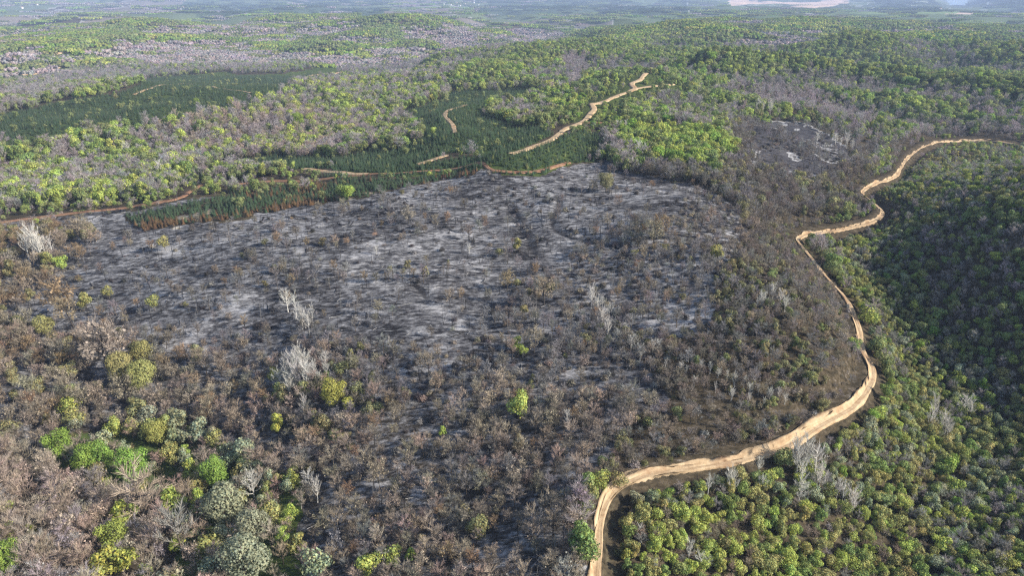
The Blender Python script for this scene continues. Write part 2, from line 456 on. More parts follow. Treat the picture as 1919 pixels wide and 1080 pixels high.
def ground_material():
    m, t = new_mat('ground')
    out = node(t, 'ShaderNodeOutputMaterial')
    tc = node(t, 'ShaderNodeTexCoord')

    def noise(scale, detail, rough, stretch=(1, 1, 1), rot=0.0):
        mp = node(t, 'ShaderNodeMapping')
        mp.inputs['Scale'].default_value = stretch
        mp.inputs['Rotation'].default_value = (0, 0, rot)
        t.links.new(tc.outputs['Object'], mp.inputs[0])
        n = node(t, 'ShaderNodeTexNoise')
        n.inputs['Scale'].default_value = scale
        n.inputs['Detail'].default_value = detail
        n.inputs['Roughness'].default_value = rough
        t.links.new(mp.outputs[0], n.inputs['Vector'])
        return n.outputs[0]

    def math_(op, a, b):
        n = node(t, 'ShaderNodeMath', operation=op)
        for i, x in enumerate((a, b)):
            if isinstance(x, (int, float)):
                n.inputs[i].default_value = x
            else:
                t.links.new(x, n.inputs[i])
        return n.outputs[0]

    fine = noise(0.55, 5, 0.72, (0.5, 1.0, 1), 0.35)
    big = noise(0.035, 4, 0.6, (0.8, 1.2, 1), 0.2)
    streak = noise(0.9, 3, 0.6, (0.22, 1.3, 1), -0.25)
    mid = noise(0.16, 4, 0.65, (0.6, 1.0, 1), 0.5)
    mixv = math_('ADD', math_('ADD', math_('MULTIPLY', fine, 0.55), math_('MULTIPLY', big, 0.26)), math_('ADD', math_('MULTIPLY', streak, 0.14), math_('MULTIPLY', mid, 0.25)))
    mixv = math_('MULTIPLY', mixv, 0.8333)
    ash = ramp(t, [(0.39, (0.015, 0.0142, 0.0155)), (0.44, (0.035, 0.0338, 0.036)), (0.482, (0.078, 0.0758, 0.079)), (0.53, (0.175, 0.1715, 0.175)), (0.60, (0.385, 0.375, 0.375))])
    t.links.new(mixv, ash.inputs[0])
    lit = ramp(t, [(0.35, (0.03, 0.026, 0.018)), (0.55, (0.075, 0.06, 0.04)), (0.7, (0.13, 0.105, 0.075))])
    t.links.new(fine, lit.inputs[0])
    gr = ramp(t, [(0.35, (0.035, 0.055, 0.018)), (0.6, (0.075, 0.10, 0.03)), (0.75, (0.14, 0.14, 0.06))])
    t.links.new(fine, gr.inputs[0])
    zone = node(t, 'ShaderNodeAttribute', attribute_type='GEOMETRY', attribute_name='zone')
    sep = node(t, 'ShaderNodeSeparateColor')
    t.links.new(zone.outputs['Color'], sep.inputs[0])

    def mix(fac, a, b):
        n = node(t, 'ShaderNodeMix', data_type='RGBA')
        t.links.new(fac, n.inputs[0]); t.links.new(a, n.inputs[6]); t.links.new(b, n.inputs[7])
        return n.outputs[2]

    def soft(f):
        n = node(t, 'ShaderNodeMapRange', interpolation_type='SMOOTHSTEP')
        n.inputs[1].default_value = 0.3; n.inputs[2].default_value = 0.7
        t.links.new(math_('ADD', f, math_('MULTIPLY', math_('SUBTRACT', fine, 0.5), 0.9)), n.inputs[0])
        return n.outputs[0]

    c = mix(soft(sep.outputs[1]), lit.outputs[0], gr.outputs[0])
    c = mix(soft(sep.outputs[0]), c, ash.outputs[0])
    own = node(t, 'ShaderNodeAttribute', attribute_type='GEOMETRY', attribute_name='own')
    vm = node(t, 'ShaderNodeVectorMath', operation='SCALE')
    mr = node(t, 'ShaderNodeMapRange')
    mr.inputs[3].default_value = 0.45; mr.inputs[4].default_value = 1.5
    t.links.new(fine, mr.inputs[0])
    t.links.new(own.outputs['Color'], vm.inputs[0]); t.links.new(mr.outputs[0], vm.inputs['Scale'])
    c = mix(sep.outputs[2], c, vm.outputs[0])
    bump = node(t, 'ShaderNodeBump')
    bump.inputs['Strength'].default_value = 0.9
    bump.inputs['Distance'].default_value = 0.6
    t.links.new(fine, bump.inputs['Height'])
    d = node(t, 'ShaderNodeBsdfDiffuse')
    t.links.new(c, d.inputs[0]); t.links.new(bump.outputs[0], d.inputs['Normal'])
    t.links.new(d.outputs[0], out.inputs[0])
    return m


def dirt_material(name, c0, c1, c2):
    m, t = new_mat(name)
    out = node(t, 'ShaderNodeOutputMaterial')
    uv = node(t, 'ShaderNodeAttribute', attribute_type='GEOMETRY', attribute_name='lane')
    tc = node(t, 'ShaderNodeTexCoord')
    n1 = node(t, 'ShaderNodeTexNoise'); n1.inputs['Scale'].default_value = 0.5; n1.inputs['Detail'].default_value = 6; n1.inputs['Roughness'].default_value = 0.7
    t.links.new(tc.outputs['Object'], n1.inputs['Vector'])
    mp = node(t, 'ShaderNodeMapping'); mp.inputs['Scale'].default_value = (1.6, 0.09, 1)
    t.links.new(uv.outputs['Vector'], mp.inputs[0])
    n2 = node(t, 'ShaderNodeTexNoise'); n2.inputs['Scale'].default_value = 1.0; n2.inputs['Detail'].default_value = 4
    t.links.new(mp.outputs[0], n2.inputs['Vector'])
    ad = node(t, 'ShaderNodeMath', operation='ADD')
    t.links.new(n1.outputs[0], ad.inputs[0]); t.links.new(n2.outputs[0], ad.inputs[1])
    hf = node(t, 'ShaderNodeMath', operation='MULTIPLY'); hf.inputs[1].default_value = 0.5
    t.links.new(ad.outputs[0], hf.inputs[0])
    r = ramp(t, [(0.30, c0), (0.46, c1), (0.62, c2)])
    t.links.new(hf.outputs[0], r.inputs[0])
    n3 = node(t, 'ShaderNodeTexNoise'); n3.inputs['Scale'].default_value = 0.13; n3.inputs['Detail'].default_value = 5; n3.inputs['Roughness'].default_value = 0.65
    t.links.new(tc.outputs['Object'], n3.inputs['Vector'])
    pr = node(t, 'ShaderNodeMapRange'); pr.inputs[1].default_value = 0.52; pr.inputs[2].default_value = 0.68; pr.inputs[4].default_value = 0.75
    t.links.new(n3.outputs[0], pr.inputs[0])
    pm = node(t, 'ShaderNodeMix', data_type='RGBA')
    t.links.new(pr.outputs[0], pm.inputs[0]); t.links.new(r.outputs[0], pm.inputs[6])
    pm.inputs[7].default_value = (c0[0] * 1.35, c0[1] * 1.25, c0[2] * 1.25, 1)
    bump = node(t, 'ShaderNodeBump'); bump.inputs['Strength'].default_value = 0.8; bump.inputs['Distance'].default_value = 0.4
    t.links.new(hf.outputs[0], bump.inputs['Height'])
    d = node(t, 'ShaderNodeBsdfDiffuse')
    t.links.new(pm.outputs[2], d.inputs[0]); t.links.new(bump.outputs[0], d.inputs['Normal'])
    t.links.new(d.outputs[0], out.inputs[0])
    return m


SAND = dirt_material('sandy_soil', (0.18, 0.11, 0.062), (0.37, 0.265, 0.16), (0.50, 0.385, 0.25))
RED = dirt_material('red_soil', (0.10, 0.055, 0.035), (0.21, 0.118, 0.072), (0.31, 0.19, 0.12))


# ------------------------------------------------------------------ mesh helpers
def mesh_from(name, verts, faces, mats, attr=None, fmat=None):
    """verts n x 3, faces m x 4 (or 3) int array; attr {name: (domain, n x 4)}"""
    me = bpy.data.meshes.new(name)
    verts = np.asarray(verts, np.float32); faces = np.asarray(faces, np.int32)
    k = faces.shape[1]
    me.vertices.add(len(verts)); me.vertices.foreach_set('co', verts.ravel())
    me.loops.add(faces.size); me.loops.foreach_set('vertex_index', faces.ravel())
    me.polygons.add(len(faces))
    me.polygons.foreach_set('loop_start', np.arange(0, faces.size, k, dtype=np.int32))
    if fmat is not None:
        me.polygons.foreach_set('material_index', np.asarray(fmat, np.int32))
    for m in mats:
        me.materials.append(m)
    for nm, (dom, val) in (attr or {}).items():
        a = me.attributes.new(nm, 'FLOAT_COLOR', dom)
        a.data.foreach_set('color', np.asarray(val, np.float32).ravel())
    me.update(calc_edges=True)
    me.validate()
    return me


def tag(o, label=None, cat=None, group=None, kind=None):
    if label: o['label'] = label
    if cat: o['category'] = cat
    if group: o['group'] = group
    if kind: o['kind'] = kind
    return o


def link(name, me, parent=None):
    o = bpy.data.objects.new(name, me)
    C.objects.link(o)
    if parent:
        o.parent = parent
    return o


# ------------------------------------------------------------------ terrain mesh
NA, NR = 640, 760
ang = np.linspace(-math.radians(47), math.radians(47), NA)
rad = 70 * (22000 / 70) ** np.linspace(0, 1, NR)
AA, RR = np.meshgrid(ang, rad)
TX = (RR * np.sin(AA)).ravel(); TY = (RR * np.cos(AA)).ravel()
TZ = height(TX, TY)
for g in GULLY_AND_SHADE:
    TZ -= 0.9 * np.exp(-(seg_dist(TX, TY, g) / 2.2) ** 2)
zk, TU, TV = zone_of(TX, TY, TZ, 0.6)
td = np.hypot(TX, TY)
ASHW = np.zeros(len(TX)); GRW = np.zeros(len(TX))
for n, a in (('burnt', 1.0), ('burnt_mid', 0.9), ('burnt_patch', 0.8), ('scorched', 0.55), ('brown_oaks', 0.6), ('edge_left', 0.9), ('right_scrub', 0.28), ('patch_edge', 0.3), ('mid_fill', 0.35), ('bare_corner', 0.35), ('pine_burnt', 0.2)):
    ASHW[zk == ZI[n]] = a
for n, a in (('near_left', 0.35), ('far_right', 0.6), ('hollow', 0.8), ('right_wood', 0.3), ('lower_right', 0.3), ('pine_c', 0.75), ('pine_d', 0.75), ('pine_a', 0.7), ('pine_b', 0.7), ('mid_lime', 0.5), ('pine_burnt', 0.3)):
    GRW[zk == ZI[n]] = a
own = np.ones((len(TX), 4)); ownw = np.zeros(len(TX))


def paint(mask, col, w=1.0):
    m = np.asarray(mask, float) * w
    k = m > ownw
    own[k, :3] = col
    ownw[k] = m[k]


def blob(u, v, ru, rv):
    return np.clip(1.5 - 1.5 * np.hypot((TU - u) / ru, (TV - v) / rv) + fbm(TX, TY, 9, 1, 2) * 0.9, 0, 1) * (td < 1500)


for g in GULLY_AND_SHADE:
    paint(np.exp(-(seg_dist(TX, TY, g) / (5.5 if g is GULLY_AND_SHADE[2] else 1.5)) ** 2) * np.clip(1 + 1.6 * fbm(TX, TY, 8, 2, 2), 0, 1), (0.022, 0.021, 0.023), .75 if g is GULLY_AND_SHADE[2] else 1)  # gullies charred; the wide soft band also paints in shadow
for u, v, ru, rv in ((702, 438, 6, 4), (700, 420, 4, 4), (1374, 245, 5, 14)):
    paint(blob(u, v, ru, rv), (0.42, 0.26, 0.17))
for u, v, ru, rv in ((345, 408, 16, 4), (370, 404, 9, 5), (392, 398, 12, 5), (260, 418, 9, 4), (330, 428, 12, 3), (655, 372, 7, 3), (610, 372, 6, 3), (285, 462, 7, 3), (668, 352, 8, 3), (690, 362, 18, 4), (60, 275, 26, 5), (432, 158, 12, 4)):
    paint(blob(u, v, ru, rv), (0.44, 0.36, 0.24))
for u, v, ru, rv in ((825, 585, 22, 6), (845, 590, 14, 4), (1310, 592, 30, 7), (960, 420, 30, 6), (320, 470, 40, 10), (560, 470, 20, 12), (700, 585, 30, 8)):
    paint(blob(u, v, ru, rv), (0.40, 0.39, 0.39), 0.7)
fz = fbm(TX, TY, 500, 2, 3)
farw = np.clip((td - 2600) / 1200, 0, 1)
paint((farw > 0.5) & (fz > 0.16) & (TU < 1150), (0.20, 0.175, 0.15), 0.8)
paint((farw > 0.5) & (fz < -0.12), (0.12, 0.16, 0.08), 0.8)
paint((zk == ZI['burnt_patch']) & (fbm(TX, TY, 18, 3, 3) > -.3), (0.05, 0.048, 0.053), .85)
paint((td > 4500) & ((TU > 340) & (TU < 720) | (TU > 890) & (TU < 1290) | (TU > 1850)) & (fz > -.2), (.06, .085, .05))
paint((td > 4200) & (td < 10500) & inside(TU, TV + fbm(TX, TY, 500, 4, 3) * 9, [(1362, 13), (1380, -30), (1600, -30), (1590, 6), (1530, 11), (1480, 9), (1440, 6), (1400, 8)]), (0.62, 0.44, 0.33))
paint((td > 2600) & (td < 5200) & inside(TU, TV, [(1590, 26), (1590, 12), (1760, 14), (1800, 22), (1790, 25), (1690, 25)]), (0.16, 0.22, 0.10))
paint((td > 2600) & (td < 5200) & inside(TU, TV, [(1750, 25), (1775, 18), (1830, 22), (1840, 27)]), (0.46, 0.36, 0.30))
ti = np.arange(NR * NA).reshape(NR, NA)
tf = np.stack([ti[:-1, :-1], ti[:-1, 1:], ti[1:, 1:], ti[1:, :-1]], -1).reshape(-1, 4)
zone_attr = np.stack([ASHW, GRW, ownw, np.ones(len(TX))], 1)
me = mesh_from('terrain', np.stack([TX, TY, TZ], 1), tf, [ground_material()], {'zone': ('POINT', zone_attr), 'own': ('POINT', own)})
me.polygons.foreach_set('use_smooth', np.ones(len(me.polygons), bool))
terrain = tag(link('terrain', me), 'wooded and burnt hill country running to far blue hills', kind='structure')


def ribbon(name, P, offs, mat, dz, label, taper=True):
    T = np.gradient(P, axis=0); T /= np.linalg.norm(T, axis=1)[:, None] + 1e-9
    Nn = np.stack([T[:, 1], -T[:, 0]], 1)
    s = np.concatenate([[0], np.cumsum(np.linalg.norm(np.diff(P, axis=0), axis=1))])
    V = []; lane = []
    for i, o in enumerate(offs):
        e = o * (0.88 + 0.7 * fbm(s + i * 31, s * 0 + i * 7, 9, i, 3) + 0.35 * fbm(s + 70, s * 0 + i * .5, 45, 2, 2)) if abs(o) > .65 else o + s * 0
        if name == 'dirt_road':
            e = e * np.interp(P[:, 1], [230, 380], [1.0, .66])
        x = P[:, 0] + Nn[:, 0] * e; y = P[:, 1] + Nn[:, 1] * e
        edge = i in (0, len(offs) - 1)
        z = height(x, y) + (dz if not edge else -0.5)
        V.append(np.stack([x, y, z], 1)); lane.append(np.stack([o + s * 0, s, s * 0, s * 0 + 1], 1))
    V = np.stack(V, 1); lane = np.stack(lane, 1)
    n, k = V.shape[:2]
    idx = np.arange(n * k).reshape(n, k)
    f = np.stack([idx[:-1, :-1], idx[:-1, 1:], idx[1:, 1:], idx[1:, :-1]], -1).reshape(-1, 4)[:, ::-1]
    me = mesh_from(name, V.reshape(-1, 3), f, [mat], {'lane': ('POINT', lane.reshape(-1, 4))})
    return tag(link(name, me), label, kind='structure')


ribbon('dirt_road', spline(ROAD, 1.5), [-2.3, -2.0, -1.7, -1.3, -1.0, -0.7, -0.35, 0, 0.35, 0.7, 0.95, 1.25], SAND, 0.45, 'sandy dirt road with a cut bank rounding the burnt hill')
for nm, P, w, key, lab, _b in TRK:
    far = np.hypot(P[:, 0], P[:, 1]).mean()
    ribbon(nm, P, [-w / 2 - 0.6, -w / 2, -w / 4, 0, w / 4, w / 2, w / 2 + 0.6], SAND if key == 'sand' else RED, 0.3 + far * 0.0006, lab)

# ------------------------------------------------------------------ tree prototypes (real size, one metre = one unit)
def tube(pts, radii, n=5):
    """tapered limb along points: verts, quad faces"""
    pts = [Vector(p) for p in pts]
    V = []; Fc = []
    for i, p in enumerate(pts):
        d = (pts[min(i + 1, len(pts) - 1)] - pts[max(i - 1, 0)]).normalized()
        a = d.orthogonal().normalized(); b = d.cross(a)
        for k in range(n):
            t = 2 * math.pi * k / n
            V.append(p + (a * math.cos(t) + b * math.sin(t)) * radii[i])
    for i in range(len(pts) - 1):
        for k in range(n):
            Fc.append((i * n + k, i * n + (k + 1) % n, (i + 1) * n + (k + 1) % n, (i + 1) * n + k))
    return [tuple(v) for v in V], Fc


class Bits:
    """collects quads with a colour per face and a material per face (0 foliage, 1 bark)"""

    def __init__(self):
        self.v, self.f, self.c, self.m = [], [], [], []

    def add(self, V, Fc, col, mat):
        o = len(self.v)
        self.v += V
        self.f += [tuple(i + o for i in q) for q in Fc]
        self.c += [(*col, 1.0)] * len(Fc)
        self.m += [mat] * len(Fc)

    def limb(self, pts, radii, col, n=5, mat=1):
        V, Fc = tube(pts, radii, n)
        self.add(V, Fc, col, mat)

    def leaf(self, p, nrm, size, shade, mat=0, aspect=1.0):
        nrm = nrm.normalized()
        a = nrm.orthogonal().normalized()
        a.rotate(Matrix.Rotation(rnd.uniform(0, 6.28), 3, nrm))
        b = nrm.cross(a) * aspect
        h = size / 2
        k = nrm * (size * 0.18)
        self.add([tuple(p - a * h - b * h * .7), tuple(p + a * h - b * h - k), tuple(p + a * h * .8 + b * h), tuple(p - a * h + b * h * .9 - k)], [(0, 1, 2, 3)], shade, mat)

    def twig(self, p, q, w, shade, mat=0):
        p, q = Vector(p), Vector(q)
        d = (q - p).normalized()
        a = d.orthogonal().normalized()
        a.rotate(Matrix.Rotation(rnd.uniform(0, 6.28), 3, d))
        m = (p + q) / 2 + Vector((rnd.gauss(0, 1), rnd.gauss(0, 1), rnd.gauss(0, 1))) * ((q - p).length * 0.09)
        self.add([tuple(p - a * w / 2), tuple(p + a * w / 2), tuple(m + a * w * .4), tuple(m - a * w * .4), tuple(q + a * w * .12), tuple(q - a * w * .12)], [(0, 1, 2, 3), (3, 2, 4, 5)], shade, mat)

    def mesh(self, name, which=None):
        v = np.array(self.v); f = np.array(self.f); c = np.array(self.c); m = np.array(self.m)
        if which is not None:
            k = m == which
            f, c, m = f[k], c[k], m[k]
            used = np.unique(f)
            re = np.zeros(len(v), int); re[used] = np.arange(len(used))
            v, f = v[used], re[f]
            return mesh_from(name, v, f, [FOL if which == 0 else BARK], {'shade': ('FACE', c)})
        return mesh_from(name, v, f, [FOL, BARK], {'shade': ('FACE', c)}, m)


def rdir(up=0.0):
    while True:
        v = Vector((rnd.uniform(-1, 1), rnd.uniform(-1, 1), rnd.uniform(-1, 1)))
        if 0.05 < v.length < 1:
            v.normalize()
            v.z += up
            return v.normalized()


WOOD = (0.11, 0.09, 0.07)


def leafy(nleaf, size, lobes, h=7.0, r=3.0, tall=1.0, airy=0.0, vary=1.0):
    b = Bits()
    zc = h - r * tall
    b.limb([(0, 0, -0.6), (0.1, 0, h * .3), (0.05, .1, zc), (0, 0, zc + r * .4)], [.2, .16, .11, .04], WOOD)
    L = []
    for i in range(lobes):
        a = i * 2.4 + rnd.uniform(-.4, .4)
        q = rnd.uniform(0.25, 0.72)
        c = Vector((math.cos(a) * r * q, math.sin(a) * r * q, zc + r * tall * rnd.uniform(-.55, .62)))
        L.append((c, r * rnd.uniform(.28, .55), rnd.uniform(.75, 1.22)))
    L.append((Vector((rnd.uniform(-.3, .3), rnd.uniform(-.3, .3), zc + r * tall * .5)), r * .5, 1.1))
    for c, lr, _s in L:
        b.limb([(0.05, 0.05, zc - r * .5), tuple((c + Vector((0, 0, zc - r * .3))) * .5), tuple(c)], [.09, .06, .025], WOOD, 3)
    tot = sum(l[1] ** 2 for l in L)
    for c, lr, sh in L:
        for _ in range(int(nleaf * lr * lr / tot)):
            d = rdir(0.25)
            p = c + d * lr * (rnd.uniform(.72, 1.12) if rnd.random() > airy else rnd.uniform(.3, 1.3))
            if any((p - c2).length < r2 * .72 for c2, r2, _s in L if c2 is not c):
                continue
            s = (1 + (sh - 1) * vary) * (1 + vary * rnd.uniform(-.38, .38))
            hue = rnd.uniform(-.16, .16) * vary
            b.leaf(p, (d + rdir() * .5), size * rnd.uniform(.6, 1.4), (s * (1 + hue), s, s * (1 - hue)))
    return b


def branchy(h, r, nb, ntwig, tw, nleaf=0, lsize=.35, up=.55, bark=WOOD, trunk=.17, crown_from=.3, tlen=1.3, leafcol=(1, 1, 1), stems=1, limbcol=None):
    """leafless or scorched tree: trunk, limbs, and a haze of twigs"""
    b = Bits()
    ends = []
    for sidx in range(stems):
        ox, oy = (rnd.uniform(-.5, .5), rnd.uniform(-.5, .5)) if stems > 1 else (0, 0)
        lx, ly = ox * 1.5 + rnd.uniform(-.4, .4), oy * 1.5 + rnd.uniform(-.4, .4)
        top = Vector((lx, ly, h * rnd.uniform(.86, 1)))
        root = Vector((ox, oy, -0.6))
        mid = root.lerp(top, .5) + Vector((rnd.uniform(-.25, .25), rnd.uniform(-.25, .25), 0))
        b.limb([root, mid, top], [trunk, trunk * .7, trunk * .15], bark, 5)
        for i in range(max(2, nb // stems)):
            t = crown_from + (1 - crown_from) * (i + rnd.random()) / max(2, nb // stems)
            p0 = root.lerp(mid, t * 2) if t < .5 else mid.lerp(top, t * 2 - 1)
            a = i * 2.4 + rnd.uniform(-.5, .5)
            ln = r * (1.15 - .75 * max(0, t - .25)) * rnd.uniform(.7, 1.1)
            d = Vector((math.cos(a), math.sin(a), up * rnd.uniform(.6, 1.5)))
            p1 = p0 + d * ln * .55 + Vector((0, 0, .1)); p2 = p0 + d * ln + Vector((0, 0, up * ln * .35))
            b.limb([p0, p1, p2], [trunk * .42, trunk * .28, trunk * .1], limbcol or bark, 3)
            ends.append((p0, p1, p2))
        ends.append((mid, mid.lerp(top, .5), top))
    for _ in range(ntwig):
        p0, p1, p2 = rnd.choice(ends)
        t = rnd.uniform(.25, 1)
        p = p0.lerp(p1, t * 2) if t < .5 else p1.lerp(p2, t * 2 - 1)
        d = ((p2 - p0).normalized() * .7 + rdir() * .8 + Vector((0, 0, up * .9))).normalized()
        s = rnd.uniform(.7, 1.3)
        b.twig(p, p + d * tlen * rnd.uniform(.5, 1.25), tw, (s, s, s))
    for _ in range(nleaf):
        p0, p1, p2 = rnd.choice(ends)
        p = p0.lerp(p2, rnd.uniform(.35, 1.05)) + rdir(.2) * rnd.uniform(.1, r * .36)
        s = rnd.uniform(.6, 1.35)
        b.leaf(p, rdir(.5), lsize * rnd.uniform(.6, 1.3), (s * leafcol[0], s * leafcol[1], s * leafcol[2]))
    return b


def pine(h=4.6, r=1.25, tiers=8, per=9):
    b = Bits()
    b.limb([(0, 0, -.5), (0, 0, h * .5), (0, 0, h * .96)], [.1, .07, .02], (.09, .065, .05), 4)
    for i in range(tiers):
        t = i / (tiers - 1)
        z = h * (.14 + .8 * t); rr = r * (1 - t) ** .8 + .12
        for k in range(per):
            a = k * 6.283 / per + i * .7 + rnd.uniform(-.2, .2)
            L = rr * rnd.uniform(.75, 1.15)
            d = Vector((math.cos(a), math.sin(a), 0)); sd = Vector((-d.y, d.x, 0))
            p0 = Vector((0, 0, z + .12)); p1 = d * L + Vector((0, 0, z - .16 * L + .3 * L * t))
            s = rnd.uniform(.7, 1.35); w = L * .33
            mid = p0.lerp(p1, .62)
            b.add([tuple(p0), tuple(mid + sd * w + Vector((0, 0, -.05))), tuple(p1), tuple(mid - sd * w + Vector((0, 0, -.05)))], [(0, 1, 2, 3)], (s, s, s), 0)
    b.leaf(Vector((0, 0, h)), Vector((1, .2, .1)), .3, (1.2, 1.2, 1.2), 0, .4)
    return b


def snag(h, lean, branches, col, w=.1):
    b = Bits()
    t = Vector((lean, lean * rnd.uniform(-.6, .6), h))
    b.limb([(0, 0, -.4), tuple(t * .5 + Vector((rnd.uniform(-.15, .15), 0, 0))), tuple(t)], [w, w * .75, w * .25], col, 4)
    for i in range(branches):
        p = t * rnd.uniform(.35, .95)
        d = rdir(.5)
        b.limb([tuple(p), tuple(p + d * rnd.uniform(.5, 1.5))], [w * .4, w * .1], col, 3)
    return b


def shrub(r, ntw, nleaf, tw=.035):
    b = Bits()
    for _ in range(ntw):
        d = rdir(.7)
        if d.z < .05: d.z = .1
        p = Vector((rnd.uniform(-.5, .5) * r * .8, rnd.uniform(-.5, .5) * r * .8, -.15))
        s = rnd.uniform(.6, 1.35)
        b.twig(p, p + Vector((d.x * r, d.y * r, d.z * r * 1.15)) * rnd.uniform(.55, 1.1), tw, (s, s, s))
    for _ in range(nleaf):
        d = rdir(.55)
        s = rnd.uniform(.65, 1.3)
        b.leaf(Vector((d.x * r * .85, d.y * r * .85, max(.15, d.z * r))) * rnd.uniform(.55, 1.1), d + rdir() * .7, .3 * rnd.uniform(.6, 1.3), (s, s, s))
    return b


def log(L, w, col, forks):
    b = Bits()
    p = [Vector((-L / 2, 0, w * .6)), Vector((0, rnd.uniform(-.2, .2), w * .6)), Vector((L / 2, rnd.uniform(-.3, .3), w * .7))]
    b.limb(p, [w, w * .8, w * .3], col, 5)
    for i in range(forks):
        q = p[1].lerp(p[2], rnd.uniform(0, .9))
        b.limb([tuple(q), tuple(q + Vector((rnd.uniform(.4, 1.2), rnd.uniform(-1, 1), rnd.uniform(.0, .5))))], [w * .4, w * .1], col, 3)
    return b


def clump(n, spread, per, size, conical=False):
    """a few tree crowns of a far wood, each crown its own shade"""
    b = Bits()
    for i in range(n):
        a = i * 2.4; q = spread * math.sqrt((i + .5) / n)
        c = Vector((math.cos(a) * q + rnd.uniform(-2, 2), math.sin(a) * q + rnd.uniform(-2, 2), 0))
        r = rnd.uniform(2.6, 4.2); h = rnd.uniform(4.5, 8)
        s0 = rnd.uniform(.8, 1.2); g = rnd.uniform(-.1, .1)
        for _ in range(per):
            d = rdir(.45)
            p = c + Vector((d.x * r, d.y * r, h - r + d.z * r * .95))
            if p.z < .4: continue
            s = s0 * rnd.uniform(.8, 1.22)
            b.leaf(p, d + rdir() * .5, size * rnd.uniform(.7, 1.3), (s * (1 + g), s, s * (1 - g * .5)))
    return b


PROTO = {
    'leafy_tree': [leafy(1500, .38, 11, airy=.25), leafy(1350, .36, 9, 6.4, 2.8, 1.05, .2), leafy(1500, .38, 12, 6.8, 3.2, .85, .35), leafy(1300, .37, 10, 7.8, 2.6, 1.3, .25), leafy(1100, .34, 11, 7.0, 3.0, 1.0, .55),
                   leafy(6500, .2, 22, 7.2, 3.0, 1.05, .35, .45), leafy(5200, .2, 15, 6.6, 3.0, .85, .2, .6)],
    'bare_tree': [branchy(7.5, 2.6, 12, 430, .055), branchy(8.2, 2.3, 13, 460, .055, up=.85), branchy(6.8, 2.9, 14, 480, .06, up=.45), branchy(7.6, 2.5, 12, 300, .05, 160, .3)],
    'scorched_tree': [branchy(6.6, 2.6, 14, 460, .05, 260, .25, bark=(.06, .052, .047)), branchy(7.4, 2.3, 13, 470, .05, 200, .24, up=.75, bark=(.06, .052, .047)),
                      branchy(6.0, 2.8, 15, 460, .05, 420, .27, up=.4, bark=(.055, .05, .045)), branchy(6.4, 2.4, 13, 500, .05, 60, .24, bark=(.05, .046, .043))],
    'pale_bare_tree': [branchy(9.0, 1.9, 16, 330, .07, up=1.25, bark=(.5, .48, .44), trunk=.2, crown_from=.35, tlen=1.1), branchy(8.0, 2.6, 18, 360, .07, up=.75, bark=(.5, .48, .44), trunk=.22, crown_from=.3),
                       branchy(8.0, 1.5, 12, 190, .05, up=1.1, bark=(.5, .48, .45), trunk=.14, crown_from=.45, tlen=1.0), branchy(7.5, 2.3, 24, 420, .07, up=1.0, bark=(.48, .46, .42), trunk=.16, stems=3, crown_from=.3)],
    'young_pine': [pine(), pine(5.0, 1.2, 8, 9), pine(4.2, 1.3, 7, 9), pine(3.6, 1.1, 7, 8)],
    'charred_snag': [snag(5.5, .3, 3, (.018, .017, .017)), snag(6.5, -.5, 4, (.03, .028, .027)), snag(4.2, .9, 2, (.014, .013, .013), .09), snag(6.0, .2, 5, (.16, .155, .15), .085), snag(3.2, -.4, 3, (.02, .018, .017), .07)],
    'burnt_shrub': [shrub(1.3, 150, 0), shrub(1.6, 170, 40), shrub(1.1, 130, 0), shrub(1.7, 130, 160)],
    'fallen_log': [log(5.5, .13, (.02, .019, .019), 3), log(4.2, .1, (.3, .29, .28), 2), log(7, .16, (.025, .022, .02), 4), log(3.5, .09, (.42, .41, .39), 2)],
    'far_wood': [clump(14, 13, 60, 2.0), clump(12, 12, 60, 2.1), clump(15, 14, 55, 2.0)],
    'distant_wood': [clump(40, 34, 24, 3.6), clump(44, 36, 22, 3.6)],
}
LIB = {}
for kind, items in PROTO.items():
    col = bpy.data.collections.new(kind + ' kinds')
    for i, b in enumerate(items):
        col.objects.link(bpy.data.objects.new('%s_kind_%s' % (kind, 'abcdefgh'[i]), b.mesh(kind)))
    LIB[kind] = col
PARTS = {k: [(b.mesh(k + '_crown', 0), b.mesh(k + '_trunk', 1)) for b in PROTO[k]] for k in ('leafy_tree', 'bare_tree', 'scorched_tree', 'pale_bare_tree', 'young_pine')}
WHOLE = {k: [b.mesh(k) for b in PROTO[k]] for k in ('charred_snag', 'burnt_shrub', 'fallen_log')}
SIZE = {'leafy_tree': 6.0, 'bare_tree': 5.2, 'scorched_tree': 5.4, 'pale_bare_tree': 5.0, 'young_pine': 3.4, 'charred_snag': 3.0, 'burnt_shrub': 2.8, 'fallen_log': 3.5}

